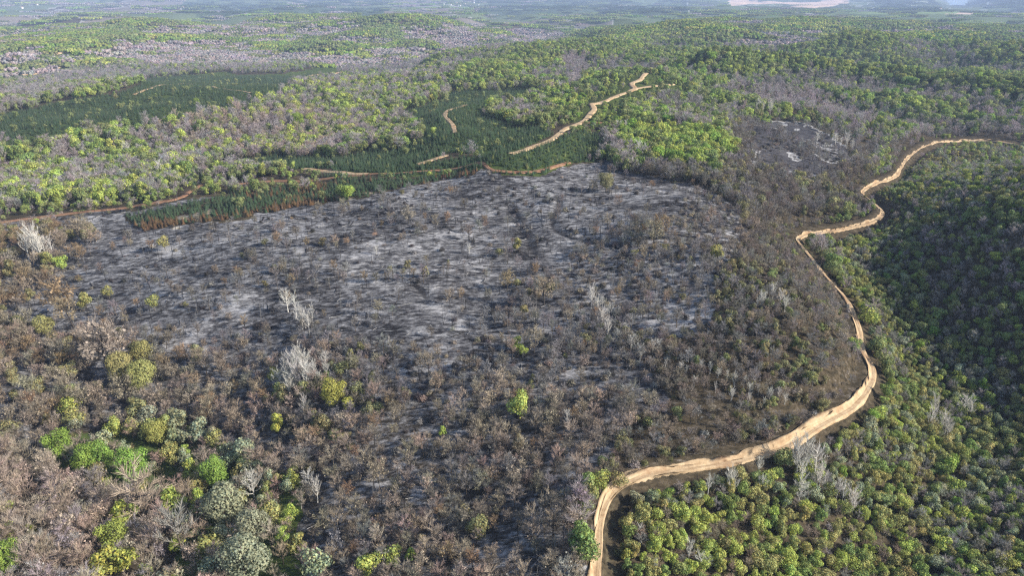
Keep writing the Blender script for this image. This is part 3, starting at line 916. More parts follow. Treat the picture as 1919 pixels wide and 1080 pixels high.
PAL = {
    'lime': (.325, .375, .10), 'bright': (.215, .315, .07), 'yellow': (.33, .34, .085), 'green': (.20, .26, .085), 'dull': (.22, .25, .105), 'olive': (.30, .29, .115), 'khaki': (.225, .215, .11), 'dark': (.085, .125, .06),
    'greygreen': (.27, .295, .185), 'mauve': (.37, .325, .325), 'tan': (.43, .35, .28), 'grey': (.33, .315, .30), 'brown': (.33, .275, .21), 'orange': (.32, .23, .145), 'dkbrown': (.225, .195, .16),
    'white': (.56, .54, .49), 'pine': (.075, .118, .064), 'pinebrown': (.19, .12, .065), 'black': (.03, .029, .029), 'char': (.075, .068, .066), 'smoke': (.26, .245, .235),
}
WORDS = {'lime': 'pale lime green', 'bright': 'bright green', 'yellow': 'yellow green', 'green': 'mid green', 'dull': 'dull green', 'olive': 'olive green', 'khaki': 'olive brown', 'dark': 'dark green', 'greygreen': 'grey green', 'mauve': 'mauve grey',
         'tan': 'tan', 'grey': 'grey', 'brown': 'brown', 'orange': 'rust brown', 'dkbrown': 'dark brown', 'white': 'whitish', 'pine': 'dark green', 'pinebrown': 'brown singed', 'black': 'black', 'char': 'sooty', 'smoke': 'ash grey'}

# zone -> list of (weight, kind, colour, scale low, scale high); the rest of 1 stays empty
MIX = {
    0: [(.38, 'leafy_tree', 'dull', .8, 1.15), (.12, 'leafy_tree', 'green', .8, 1.1), (.08, 'leafy_tree', 'lime', .8, 1.1), (.34, 'bare_tree', 'mauve', .8, 1.2)],
    'far_left': [(.30, 'bare_tree', 'mauve', .9, 1.3), (.2, 'bare_tree', 'grey', .9, 1.3), (.24, 'leafy_tree', 'dull', .8, 1.2), (.1, 'leafy_tree', 'lime', .8, 1.1), (.06, 'leafy_tree', 'dark', .8, 1.2)],
    'far_left_green': [(.4, 'leafy_tree', 'green', .8, 1.2), (.25, 'leafy_tree', 'lime', .8, 1.1), (.25, 'bare_tree', 'mauve', .9, 1.2)],
    'far_mauve': [(.5, 'bare_tree', 'mauve', .9, 1.2), (.25, 'bare_tree', 'grey', .9, 1.2), (.12, 'leafy_tree', 'dull', .7, 1)],
    'far_right': [(.24, 'leafy_tree', 'green', .9, 1.4), (.28, 'leafy_tree', 'dull', .9, 1.35), (.10, 'leafy_tree', 'bright', .9, 1.4), (.16, 'leafy_tree', 'lime', .9, 1.3), (.05, 'leafy_tree', 'dark', .9, 1.3), (.10, 'bare_tree', 'mauve', .9, 1.2)],
    'mauve_right': [(.6, 'bare_tree', 'mauve', .8, 1.1), (.2, 'leafy_tree', 'dull', .7, 1)],
    'mauve_mid': [(.8, 'bare_tree', 'mauve', .8, 1.1), (.05, 'leafy_tree', 'dull', .7, 1)],
    'near_left': [(.24, 'leafy_tree', 'lime', 1, 1.5), (.16, 'leafy_tree', 'green', 1, 1.4), (.14, 'leafy_tree', 'dull', .9, 1.3), (.28, 'bare_tree', 'mauve', .9, 1.3), (.1, 'bare_tree', 'grey', .9, 1.3)],
    'mauve_left': [(.42, 'bare_tree', 'mauve', .8, 1.1), (.2, 'bare_tree', 'tan', .8, 1.1), (.14, 'leafy_tree', 'lime', .9, 1.2), (.1, 'leafy_tree', 'dull', .8, 1.2)],
    'patch_edge': [(.35, 'scorched_tree', 'dkbrown', .7, 1), (.2, 'bare_tree', 'smoke', .7, 1), (.22, 'leafy_tree', 'khaki', .6, 1)],
    'mid_lime': [(.26, 'leafy_tree', 'bright', .9, 1.25), (.3, 'leafy_tree', 'lime', .9, 1.2), (.22, 'leafy_tree', 'green', .9, 1.2), (.1, 'leafy_tree', 'dull', .9, 1.2)],
    'scorched': [(.25, 'scorched_tree', 'brown', .65, 1.1), (.10, 'scorched_tree', 'dkbrown', .65, 1.05), (.02, 'scorched_tree', 'orange', .6, 1.0), (.15, 'bare_tree', 'tan', .65, 1.0), (.12, 'bare_tree', 'smoke', .65, .95), (.04, 'leafy_tree', 'khaki', .5, .9)],
    'burnt': [(.024, 'scorched_tree', 'brown', .5, .95), (.018, 'scorched_tree', 'dkbrown', .5, .9), (.006, 'scorched_tree', 'orange', .5, .9), (.034, 'bare_tree', 'smoke', .5, .85), (.003, 'leafy_tree', 'khaki', .4, .7)],
    'edge_left': [(.30, 'scorched_tree', 'brown', .8, 1.2), (.12, 'scorched_tree', 'orange', .7, 1.1), (.12, 'leafy_tree', 'khaki', .7, 1.1), (.06, 'bare_tree', 'tan', .7, 1)],
    'right_scrub': [(.24, 'scorched_tree', 'dkbrown', .5, .8), (.14, 'scorched_tree', 'brown', .5, .8), (.2, 'bare_tree', 'smoke', .5, .8), (.2, 'leafy_tree', 'khaki', .4, .7), (.07, 'leafy_tree', 'dull', .4, .7)],
    'burnt_patch': [(.07, 'scorched_tree', 'dkbrown', .5, .8), (.12, 'bare_tree', 'smoke', .6, .9)],
    'bare_corner': [(.5, 'bare_tree', 'tan', .75, 1.15), (.15, 'bare_tree', 'mauve', .7, 1.1), (.05, 'scorched_tree', 'brown', .7, 1), (.05, 'leafy_tree', 'lime', .5, .8)],
    'hollow': [(.10, 'leafy_tree', 'lime', .6, 1), (.08, 'leafy_tree', 'olive', .7, 1), (.1, 'leafy_tree', 'greygreen', .7, 1.05), (.2, 'bare_tree', 'tan', .7, 1.0), (.12, 'scorched_tree', 'brown', .7, 1.05)],
    'right_wood': [(.21, 'leafy_tree', 'dull', .5, .85), (.2, 'leafy_tree', 'olive', .5, .85), (.08, 'leafy_tree', 'green', .5, .85), (.1, 'leafy_tree', 'greygreen', .5, .8), (.11, 'leafy_tree', 'lime', .5, .8), (.03, 'leafy_tree', 'bright', .5, .8), (.19, 'bare_tree', 'grey', .55, .85), (.11, 'bare_tree', 'smoke', .55, .85)],
    'right_hill': [(.28, 'bare_tree', 'mauve', .55, .9), (.1, 'bare_tree', 'smoke', .55, .9), (.22, 'leafy_tree', 'dull', .5, .9), (.16, 'leafy_tree', 'green', .5, .85), (.1, 'leafy_tree', 'lime', .5, .8)],
    'lower_right': [(.36, 'leafy_tree', 'olive', .5, .8), (.08, 'leafy_tree', 'green', .5, .8), (.24, 'leafy_tree', 'lime', .5, .75), (.18, 'scorched_tree', 'brown', .5, .75), (.08, 'bare_tree', 'grey', .5, .75)],
}
for n in ('pine_a', 'pine_b', 'pine_c', 'pine_d', 'pine_burnt'):
    MIX[n] = [(.02, 'leafy_tree', 'dull', .5, .8)]
MIX['brown_oaks'] = [(.17, 'scorched_tree', 'brown', .8, 1.35), (.05, 'scorched_tree', 'orange', .7, 1.1), (.05, 'leafy_tree', 'khaki', .6, 1.0), (.07, 'scorched_tree', 'dkbrown', .7, 1.1), (.1, 'bare_tree', 'tan', .65, 1.0)]
MIX['mid_fill'] = MIX['right_scrub']
MIX['burnt_mid'] = [(.06, 'scorched_tree', 'brown', .5, .95), (.06, 'scorched_tree', 'dkbrown', .5, .9), (.01, 'scorched_tree', 'orange', .5, .8), (.13, 'bare_tree', 'smoke', .5, .85), (.015, 'leafy_tree', 'khaki', .4, .7)]
UNDER = {'brown_oaks': (.3, ['dkbrown', 'brown', 'char']), 'burnt_mid': (.5, ['char', 'smoke', 'dkbrown', 'brown']), 'mid_fill': (.6, ['dkbrown', 'khaki', 'brown', 'smoke']), 'scorched': (.34, ['dkbrown', 'brown', 'char', 'smoke']), 'burnt': (.12, ['char', 'smoke', 'dkbrown', 'char']), 'edge_left': (.3, ['dkbrown', 'brown']), 'right_scrub': (.7, ['dkbrown', 'khaki', 'brown', 'smoke']),
         'burnt_patch': (.25, ['char', 'dkbrown']), 'patch_edge': (.35, ['dkbrown', 'khaki']), 'bare_corner': (.35, ['tan', 'brown']), 'hollow': (.3, ['dull', 'tan', 'khaki']), 'right_wood': (.6, ['dull', 'khaki', 'dark']), 'lower_right': (.6, ['khaki', 'brown']),
         'near_left': (.12, ['dull', 'tan'])}
BANDS = []   # rows: kind, x, y, variant, scale, colour key


def jitter_grid(s, d0, d1, half):
    xm = d1 * math.sin(half)
    gx = np.arange(-xm, xm, s); gy = np.arange(max(20, d0 * math.cos(half)), d1, s)
    X, Y = np.meshgrid(gx, gy)
    X = X + rng.uniform(-.45, .45, X.shape) * s; Y = Y + rng.uniform(-.45, .45, Y.shape) * s
    X, Y = X.ravel(), Y.ravel()
    d = np.hypot(X, Y); a = np.abs(np.arctan2(X, Y))
    k = (d >= d0) & (d < d1) & (a < half)
    return X[k], Y[k]


TREES = {k: [] for k in SIZE}
FARS = {'far_wood': [], 'distant_wood': []}
# trees the photograph singles out: centre of crown in the photograph, crown width there, kind, variant, colour, label
SPECIAL = [
    (165, 868, 46, 'leafy_tree', 0, 'bright', 'big bright green tree, western one of the twin crowns beside the shaded hollow'),
    (196, 864, 44, 'leafy_tree', 3, 'bright', 'bright green twin crown touching the big bright tree beside the shaded hollow'),
    (254, 886, 56, 'leafy_tree', 2, 'bright', 'broad bright green tree on the near side of the dark shaded hollow'),
    (298, 818, 42, 'leafy_tree', 3, 'lime', 'tall oval pale lime tree standing alone in brown scorched trees above the hollow'),
    (120, 843, 46, 'leafy_tree', 1, 'bright', 'round bright green tree at the far end of the line beside the hollow'),
    (362, 888, 34, 'leafy_tree', 3, 'lime', 'narrow upright lime tree on the edge of the deepest shade'),
    (408, 893, 50, 'leafy_tree', 2, 'bright', 'wide bright green tree right after the deepest shade of the hollow'),
    (226, 972, 36, 'leafy_tree', 1, 'yellow', 'small round yellow tree just above the larger yellow tree'),
    (222, 1012, 52, 'leafy_tree', 0, 'yellow', 'larger round yellow tree among bare tan trees'),
    (195, 1062, 46, 'leafy_tree', 1, 'yellow', 'yellow tree cut by the lower picture edge, beside another yellow one'),
    (240, 1058, 42, 'leafy_tree', 0, 'yellow', 'yellow tree close against the one on the lower picture edge'),
    (18, 1060, 52, 'leafy_tree', 2, 'bright', 'green tree in the lower left corner of the picture'),
    (326, 934, 40, 'leafy_tree', 1, 'lime', 'lime tree at the near rim of the dark hollow'),
    (334, 958, 34, 'leafy_tree', 0, 'lime', 'low lime tree directly below the one on the hollow rim'),
    (370, 936, 28, 'leafy_tree', 3, 'lime', 'slim lime tree between the hollow rim and the huge grey green tree'),
    (426, 955, 78, 'leafy_tree', 4, 'greygreen', 'huge grey green tree with dark limbs showing through its crown'),
    (482, 1000, 58, 'leafy_tree', 4, 'greygreen', 'grey green tree leaning against the lit side of the huge one'),
    (462, 1062, 80, 'leafy_tree', 4, 'greygreen', 'large grey green tree at the lower picture edge below the huge one'),
    (348, 1022, 66, 'bare_tree', 1, 'grey', 'broad grey tree of pale twigs beside the huge grey green tree'),
    (596, 1064, 50, 'leafy_tree', 4, 'greygreen', 'whitish grey green tree at the lower picture edge among dark gaps'),
    (275, 956, 74, 'bare_tree', 2, 'tan', 'wide domed bare tan tree below the dark hollow'),
    (478, 922, 36, 'pale_bare_tree', 1, 'white', 'forked white branched tree above the huge grey green tree'),
    (624, 738, 50, 'leafy_tree', 0, 'yellow', 'round yellow green tree below the cluster of pale trees'),
    (656, 758, 26, 'leafy_tree', 1, 'yellow', 'small yellow green tree beside the round yellow green one'),
    (612, 706, 18, 'leafy_tree', 1, 'bright', 'small vivid green tree at the foot of the pale tree cluster'),
    (517, 705, 24, 'leafy_tree', 0, 'yellow', 'little yellow green crown beside the pale tree cluster'),
    (974, 766, 42, 'leafy_tree', 0, 'lime', 'lone lime tree in the middle of the dark scorched slope'),
    (966, 646, 24, 'leafy_tree', 1, 'lime', 'upper of two small lime trees in the middle of the burnt slope'),
    (980, 660, 20, 'leafy_tree', 0, 'lime', 'lower of two small lime trees in the middle of the burnt slope'),
    (522, 800, 32, 'leafy_tree', 3, 'yellow', 'yellow green tree above a pale trunk among scorched trees'),
    (135, 770, 34, 'leafy_tree', 4, 'lime', 'dull lime tree with grey twigs among scorched trees'),
    (829, 812, 18, 'leafy_tree', 3, 'lime', 'small slim lime tree by rust brown scorched trees'),
    (690, 1064, 42, 'leafy_tree', 0, 'lime', 'lime tree of the group at the lower picture edge'),
    (736, 1048, 36, 'leafy_tree', 4, 'lime', 'pale twiggy lime tree of the group at the lower picture edge'),
    (770, 1044, 26, 'leafy_tree', 3, 'lime', 'slim lime tree closing the group at the lower picture edge'),
    (70, 472, 30, 'pale_bare_tree', 3, 'white', 'wide whitish bare tree among brown crowns at the left fire edge'),
    (95, 492, 24, 'leafy_tree', 1, 'olive', 'olive crown at the foot of the wide whitish tree'),
    (118, 500, 20, 'leafy_tree', 0, 'lime', 'small lime crown near the wide whitish tree'),
    (205, 662, 74, 'scorched_tree', 2, 'brown', 'large brown scorched tree at the rim of the ash ground'),
    (232, 700, 46, 'leafy_tree', 4, 'olive', 'western olive brown oak of the clump below the rim of the ash ground'),
    (272, 716, 50, 'leafy_tree', 4, 'olive', 'broadest olive brown oak of the clump below the rim of the ash ground'),
    (240, 738, 44, 'scorched_tree', 2, 'brown', 'lowest brown oak of the clump below the rim of the ash ground'),
    (275, 668, 40, 'leafy_tree', 4, 'olive', 'olive brown tree at the rim of the ash ground'),
    (118, 570, 52, 'scorched_tree', 2, 'orange', 'rust brown tree with a bent trunk standing in ash'),
    (162, 566, 26, 'leafy_tree', 1, 'olive', 'olive tree touching the rust brown tree in ash'),
    (140, 598, 40, 'scorched_tree', 0, 'orange', 'rust brown tree leaning over the charred fallen trunk'),
    (88, 618, 32, 'leafy_tree', 4, 'olive', 'small olive brown tree alone in long shadows'),
    (206, 552, 18, 'leafy_tree', 4, 'olive', 'thin olive tree alone on pale ash'),
    (290, 572, 22, 'leafy_tree', 4, 'olive', 'low olive bush on pale ash beside a black log'),
    (968, 462, 22, 'leafy_tree', 3, 'olive', 'tall olive tree alone on the upper ash slope'),
    (765, 407, 28, 'scorched_tree', 2, 'brown', 'brown crown alone below the pine edge'),
    (817, 420, 22, 'scorched_tree', 1, 'brown', 'slim brown crown casting a shadow on the upper ash'),
    (880, 440, 24, 'scorched_tree', 3, 'dkbrown', 'dark brown crown on the upper ash slope'),
    (1002, 510, 18, 'scorched_tree', 1, 'orange', 'small rust crown below the charred ditch'),
    (950, 530, 32, 'scorched_tree', 2, 'orange', 'rust brown bushy tree in the middle of the ash slope'),
    (1020, 552, 44, 'scorched_tree', 0, 'brown', 'broad brown tree in the middle of the ash slope'),
    (960, 660, 30, 'scorched_tree', 1, 'brown', 'brown tree beside the two small lime trees'),
    (1000, 645, 40, 'scorched_tree', 0, 'brown', 'wide brown tree behind the two small lime trees'),
    (805, 690, 30, 'scorched_tree', 1, 'brown', 'tall brown tree alone low on the burnt slope'),
    (665, 690, 30, 'scorched_tree', 1, 'brown', 'tall brown tree near the pale tree cluster'),
    (310, 460, 20, 'leafy_tree', 4, 'olive', 'olive tree by the bright soil scar below the pine corner'),
    (285, 465, 16, 'scorched_tree', 0, 'orange', 'orange scorched tree on the soil scar below the pine corner'),
    (1238, 430, 36, 'scorched_tree', 2, 'orange', 'rust crown on the upper right burnt slope'),
    (1225, 440, 40, 'scorched_tree', 2, 'brown', 'brown crown beside the rust crown on the upper burnt slope'),
    (1135, 345, 32, 'leafy_tree', 4, 'khaki', 'wide olive brown crown on the top edge of the burnt slope'),
    (1345, 475, 28, 'leafy_tree', 1, 'olive', 'olive green crown above the road on the scrubby slope'),
    (1776, 876, 28, 'leafy_tree', 0, 'bright', 'single vivid green crown deep in the shaded wood beyond the road'),
    (1470, 860, 40, 'leafy_tree', 1, 'dull', 'dull green tree on the inner side of the sandy bend'),
    (560, 230, 26, 'leafy_tree', 0, 'bright', 'vivid green tree in mauve bare woods below the long pine block'),
    (775, 232, 16, 'leafy_tree', 0, 'bright', 'small vivid green tree at the foot of the middle pines'),
    (812, 247, 12, 'leafy_tree', 0, 'lime', 'tiny lime tree inside the middle pine block'),
    (370, 195, 14, 'leafy_tree', 0, 'bright', 'small vivid tree on the near edge of the long pine block'),
    (433, 193, 16, 'leafy_tree', 0, 'lime', 'lime crown by the mauve scrub at the long pine block'),
    (1160, 905, 30, 'leafy_tree', 4, 'olive', 'olive bush on the bank above the sandy bend'),
]
PALE = [(56, 474, 26), (88, 468, 28), (100, 474, 20), (62, 466, 24), (80, 476, 26), (528, 715, 26), (540, 712, 26), (552, 704, 26), (568, 700, 26), (585, 708, 26), (596, 712, 22), (558, 690, 26), (571, 705, 24), (546, 718, 26), (608, 692, 20), (615, 700, 18), (1108, 562, 22), (1118, 575, 20), (1128, 568, 14), (1126, 600, 22), (1137, 622, 20), (1140, 585, 16), (1160, 588, 12), (1172, 617, 12), (1157, 637, 16), (1182, 645, 16), (1190, 660, 16), (1200, 665, 16), (1222, 655, 14), (1233, 648, 14), (1246, 690, 12), (1256, 664, 12), (1290, 672, 12), (1300, 680, 12),
        (535, 700, 26), (548, 690, 26), (562, 676, 24), (575, 690, 26), (590, 700, 24), (560, 712, 28), (580, 716, 26), (610, 682, 22), (572, 768, 28), (545, 730, 22), (600, 720, 18), (598, 788, 14), (555, 578, 26), (570, 600, 24), (580, 615, 20), (540, 570, 22), (585, 590, 18),
        (1490, 870, 34), (1510, 860, 34), (1525, 880, 36), (1500, 900, 34), (1530, 905, 26), (1478, 855, 26), (1495, 925, 26), (1325, 918, 26), (1368, 910, 26), (1420, 880, 18), (1425, 912, 18), (1575, 935, 30), (1595, 945, 26), (1565, 925, 20),
        (1275, 690, 10), (1285, 700, 12), (1312, 690, 10), (1330, 695, 10), (1345, 702, 10), (1362, 708, 10), (1375, 716, 12), (1392, 722, 10), (1405, 730, 12), (1420, 735, 10), (1440, 742, 10), (1458, 745, 10), (1470, 752, 10), (1340, 730, 12), (1370, 745, 10), (1400, 755, 10), (1300, 720, 10), (1430, 760, 10),
        (1428, 565, 16), (1445, 558, 16), (1460, 562, 16), (1415, 575, 14), (1470, 575, 14), (1750, 770, 20), (1800, 765, 24), (1815, 775, 20), (1770, 810, 20), (1740, 800, 22), (1760, 795, 20), (1430, 205, 16), (1418, 203, 14), (1442, 210, 14), (1565, 265, 12), (1575, 275, 12), (1585, 268, 12), (1595, 280, 10), (1530, 262, 10),
        (540, 122, 14), (1195, 285, 16), (1205, 292, 14), (1160, 243, 14), (1172, 245, 14), (1050, 165, 16), (595, 925, 26), (582, 900, 24), (565, 945, 14), (515, 975, 12), (1090, 1000, 18), (1075, 1035, 18), (1062, 1015, 14), (1200, 1000, 14), (1290, 1040, 22), (1310, 1050, 20), (1000, 1030, 12), (1040, 1020, 10), (1065, 792, 20), (170, 345, 20), (145, 345, 18), (240, 285, 14), (300, 330, 16), (705, 470, 10), (730, 640, 10), (880, 470, 10)]
_sp = np.array([(s[0], s[1] + s[2] * 0.45) for s in SPECIAL], float)
SPX, SPY = hit(_sp[:, 0], _sp[:, 1], height)
_pp = np.array([(p[0], p[1] + p[2] * 0.7) for p in PALE], float)
PLX, PLY = hit(_pp[:, 0], _pp[:, 1], height)

FULL = {'burnt_patch': .5, 'burnt': .5, 'burnt_mid': .8, 'scorched': .74, 'edge_left': .6, 'brown_oaks': .8, 'bare_corner': .85, 'hollow': .85, 'right_scrub': .85, 'mid_fill': .85}
SHRINK = {'right_wood': .80, 'right_hill': .80, 'lower_right': .82, 'scorched': .88, 'right_scrub': .85, 'mid_fill': .85, 'burnt_mid': .9, 'burnt': .95}
cand = [(2.45, 70, 340), (3.0, 340, 620), (5.4, 620, 1150), (7.2, 1150, 1750)]
for s, d0, d1 in cand:
    X, Y = jitter_grid(s, d0, d1, math.radians(47 if d0 < 600 else 42))
    z = height(X, Y)
    zk, u, v = zone_of(X, Y, z)
    rd, rs, _ = road_coords(X, Y)
    tdist = track_dist(X, Y)
    free = np.where(rs > 0, rd > np.where(Y > 330, 6.5, 4.6), rd > np.where(Y > 330, 4.0, np.where(Y > 195, 4.6, 2.6))) & ((Y < 330) | (rd > 14) | (rng.random(len(X)) < .65)) & (tdist > 3.5) & ((tdist > 22) | (rng.random(len(X)) < .38))
    for i in range(len(SPX)):
        rr = SPECIAL[i][2] * 0.5 / F * np.hypot(SPX[i], SPY[i])
        free &= np.hypot(X - SPX[i], Y - SPY[i]) > rr * 1.0
        free &= ~((np.abs(X - SPX[i]) < rr) & (Y < SPY[i]) & (SPY[i] - Y < rr + 3.5))
    # the deep shaded hollow stays open
    free &= ~(inside(u, v, [(268, 905), (330, 868), (352, 880), (350, 915), (320, 930), (280, 925)]))
    ln = fbm(X, Y, 28, 5, 2)
    draw = np.clip(rng.random(len(X)), 0, 1)
    rel = np.zeros(len(X))
    if d0 > 600:
        R0 = 90.0
        rel = z - sum(raw_height(X + a * R0, Y + b * R0) for a, b in ((1, 0), (-1, 0), (0, 1), (0, -1))) / 4
    patch = np.clip(0.5 + ln * 0.55 + rng.normal(0, .22, len(X)), 0, .9999)
    for name in [0] + ORDER:
        idx = np.where((zk == (ZI[name] if name else 0)) & free)[0]
        if not len(idx):
            continue
        rows = MIX[name]
        tot = sum(r[0] for r in rows)
        # how full the zone is: clearings follow the broad noise
        fill = draw[idx] < tot * FULL.get(name, 1.0) * (np.clip(np.exp(ln[idx] * 3.4), .1, 3.5) if tot < .3 else np.clip(1 + ln[idx] * (1.5 if name in ('scorched', 'hollow') else .35), .2, 1.6))
        idx = idx[fill]
        cum = np.cumsum([r[0] for r in rows]) / tot
        pick = np.searchsorted(cum, np.where(rng.random(len(idx)) < .74, patch[idx], rng.random(len(idx))))
        pick = np.minimum(pick, len(rows) - 1)
        for j, i in enumerate(idx):
            _w2, kind, colk, a, b = rows[pick[j]]
            if kind == 'leafy_tree' and a >= .8 and d0 >= 600 and rng.random() < .25:
                continue
            var = int(rng.integers(0, 5 if kind == 'leafy_tree' else len(PROTO[kind])))
            if d0 > 600 and name in (0, 'far_right', 'far_left', 'far_left_green', 'far_mauve', 'patch_edge') and rng.random() < .8:
                # crests carry green crowns, hollows bare grey ones, partly as painted light and shade
                e = rel[i] + rng.normal(0, 1.1)
                if e > (2.6 if name in ('far_left', 'far_mauve', 0) else 1.6): kind, colk = 'leafy_tree', ('lime', 'green', 'dull', 'green')[int(rng.integers(0, 4))]
                elif e < -1.3 and rng.random() < .8: kind, colk = 'bare_tree', ('mauve', 'smoke', 'smoke')[int(rng.integers(0, 3))]
                var = int(rng.integers(0, 4))
            sc = rng.uniform(a, b) * (1.12 if d0 > 600 else 1) * (.55 if tdist[i] < 22 else 1) * (.55 if (Y[i] > 330 and rd[i] < 14) or (Y[i] > 190 and rd[i] < 9 and rs[i] <= 0) else 1) * SHRINK.get(name, 1.0) * (rng.uniform(.75, 1.25))
            TREES[kind].append((X[i], Y[i], z[i], var, sc, colk, name, u[i], v[i]))
# pale trunks of open poplar-like stands are placed one by one; pines in rows
for i, (u, v, w) in enumerate(PALE):
    D = math.sqrt(PLX[i] ** 2 + PLY[i] ** 2 + H * H)
    TREES['pale_bare_tree'].append((PLX[i], PLY[i], float(height(PLX[i], PLY[i])), i % 4, np.clip(w / F * D / 4.5, .45, 1.5), 'white', 'pale', u, v))
for s, d0, d1 in ((2.1, 380, 620), (2.7, 620, 900), (3.6, 900, 1500)):
    ca, sa = math.cos(-.5), math.sin(-.5)
    gx, gy = np.meshgrid(np.arange(-d1 * 1.3, d1 * 1.3, s * 1.6), np.arange(-d1 * .6, d1 * 1.5, s * .78))
    gx = (gx + rng.normal(0, .1 * s, gx.shape)).ravel(); gy = (gy + rng.uniform(-.35, .35, gy.shape) * s).ravel()
    X, Y = gx * ca - gy * sa, gx * sa + gy * ca
    _d = np.hypot(X, Y); _k3 = (_d >= d0) & (_d < d1) & (np.abs(np.arctan2(X, Y)) < math.radians(40))
    X, Y = X[_k3], Y[_k3]
    zz = height(X, Y)
    zk, u, v = zone_of(X, Y, zz, .35)
    td2 = track_dist(X, Y)
    gap = fbm(X, Y, 14, 2, 2)
    bare = np.zeros(len(X), bool)
    for (pu, pv, ru, rv) in ((350, 407, 26, 6), (392, 398, 18, 5), (690, 362, 20, 5), (655, 372, 10, 3), (470, 375, 20, 3)):
        bare |= (np.hypot((u - pu) / ru, (v - pv) / rv) < 1) & (rng.random(len(X)) < .7)
    for n in ('pine_a', 'pine_b', 'pine_c', 'pine_d', 'pine_burnt'):
        k = np.where((zk == ZI[n]) & (td2 > .4) & (gap < .5) & ~bare & (rng.random(len(X)) < .86))[0]
        for i in k:
            q = rng.random()
            if n == 'pine_burnt':
                # the row next to the fire is singed
                e = fbm(np.array([X[i]]), np.array([Y[i]]), 30, 1, 2)[0] + (0.35 if v[i] > np.interp(u[i], [230, 420, 640, 900], [424, 401, 370, 327]) else -.15)
                ck = 'pinebrown' if e + rng.normal(0, .2) > .22 else 'pine'
                if u[i] > 430 and v[i] < np.interp(u[i], [430, 560], [375, 366]) and u[i] < 600 and q < .35:
                    ck = 'pinebrown'
            else:
                ck = 'pine' if q > .04 else 'dull'
            TREES['young_pine'].append((X[i], Y[i], zz[i], int(rng.integers(0, 4)), rng.uniform(.6, .95) * (1 + (s - 2.1) * .22), ck, n, u[i], v[i]))
# undergrowth, snags and logs on and round the burnt ground
X, Y = jitter_grid(2.6, 90, 620, math.radians(42))
z = height(X, Y); zk, u, v = zone_of(X, Y, z)
rd, rs, _ = road_coords(X, Y)
ln = fbm(X, Y, 35, 3, 2)
for n, (p, cols) in UNDER.items():
    k = np.where((zk == ZI[n]) & (rd > 2.0) & (rng.random(len(X)) < p * np.clip(1 + ln * 1.6, .1, 2)))[0]
    for i in k:
        TREES['burnt_shrub'].append((X[i], Y[i], z[i], int(rng.integers(0, 4)), rng.uniform(.55, 1.15), cols[int(rng.integers(0, len(cols)))], n, u[i], v[i]))
for n, p in (('burnt', .12), ('burnt_mid', .12), ('scorched', .09), ('burnt_patch', .12), ('right_scrub', .05), ('edge_left', .05)):
    k = np.where((zk == ZI[n]) & (rd > 5) & (rng.random(len(X)) < p))[0]
    for i in k:
        TREES['charred_snag'].append((X[i], Y[i], z[i], int(rng.integers(0, 5)), rng.uniform(.6, 1.3), 'black', n, u[i], v[i]))
for n, p in (('burnt', .2), ('burnt_mid', .16), ('scorched', .1), ('burnt_patch', .08), ('edge_left', .04)):
    k = np.where((zk == ZI[n]) & (rd > 6) & (rng.random(len(X)) < p))[0]
    for i in k:
        TREES['fallen_log'].append((X[i], Y[i], z[i], int(rng.choice(4, p=[.34, .24, .26, .16])), rng.uniform(.5, 1.2), 'black', n, u[i], v[i]))
# far woods
FARCOL = {'g': ['green', 'dull', 'bright', 'lime'], 'm': ['mauve', 'grey', 'mauve', 'dull'], 'x': ['dull', 'mauve', 'green', 'grey']}
for kind, s, d0, d1 in (('far_wood', 19, 1700, 3300), ('distant_wood', 55, 3250, 6000), ('distant_wood', 95, 6000, 11500)):
    X, Y = jitter_grid(s, d0, d1, math.radians(41))
    z = height(X, Y); zk, u, v = zone_of(X, Y, z, 2.0)
    rel = z - sum(raw_height(X + a * 150., Y + b * 150.) for a, b in ((1, 0), (-1, 0), (0, 1), (0, -1))) / 4
    big = fbm(X, Y, 420, 4, 3); sm = fbm(X, Y, 90, 2, 2)
    for i in range(len(X)):
        if d0 > 3000 and (abs(fbm(X[i:i + 1], Y[i:i + 1], 500, 2, 3)[0]) > .12) and (rng.random() < .85):
            continue
        if d0 > 3000 and u[i] > 1340 and u[i] < 1640 and v[i] < 16 and rng.random() < .93:
            continue
        if d0 > 3000 and u[i] > 1750 and u[i] < 1850 and d0 > 5000:
            continue
        nm = ORDER[zk[i] - 1] if zk[i] else 'x'
        pal = 'm' if nm in ('far_left', 'far_mauve') else 'g' if nm in ('far_right', 'far_left_green') else 'x'
        if rel[i] + rng.normal(0, 1.5) < -2.5 or big[i] > .34: pal = 'm'  # greyer low ground, greener crests: colour partly stands in for relief shading
        elif rel[i] > 3.5 or big[i] < -.34: pal = 'g'
        c = FARCOL[pal][int(np.clip((sm[i] + .5) * 4 + rng.normal(0, .7), 0, 3))]
        if d0 > 3000 and v[i] < 25 and (340 < u[i] < 720 or 890 < u[i] < 1290 or u[i] > 1640) and sm[i] > -.2:
            c = 'dark' if rng.random() < .7 else 'pine'
        FARS[kind].append((X[i], Y[i], z[i], int(rng.integers(0, len(PROTO[kind]))), rng.uniform(.9, 1.15) * (1.5 if d0 > 5500 else 1), c, nm, u[i], v[i]))
print({k: len(v) for k, v in TREES.items()}, {k: len(v) for k, v in FARS.items()})


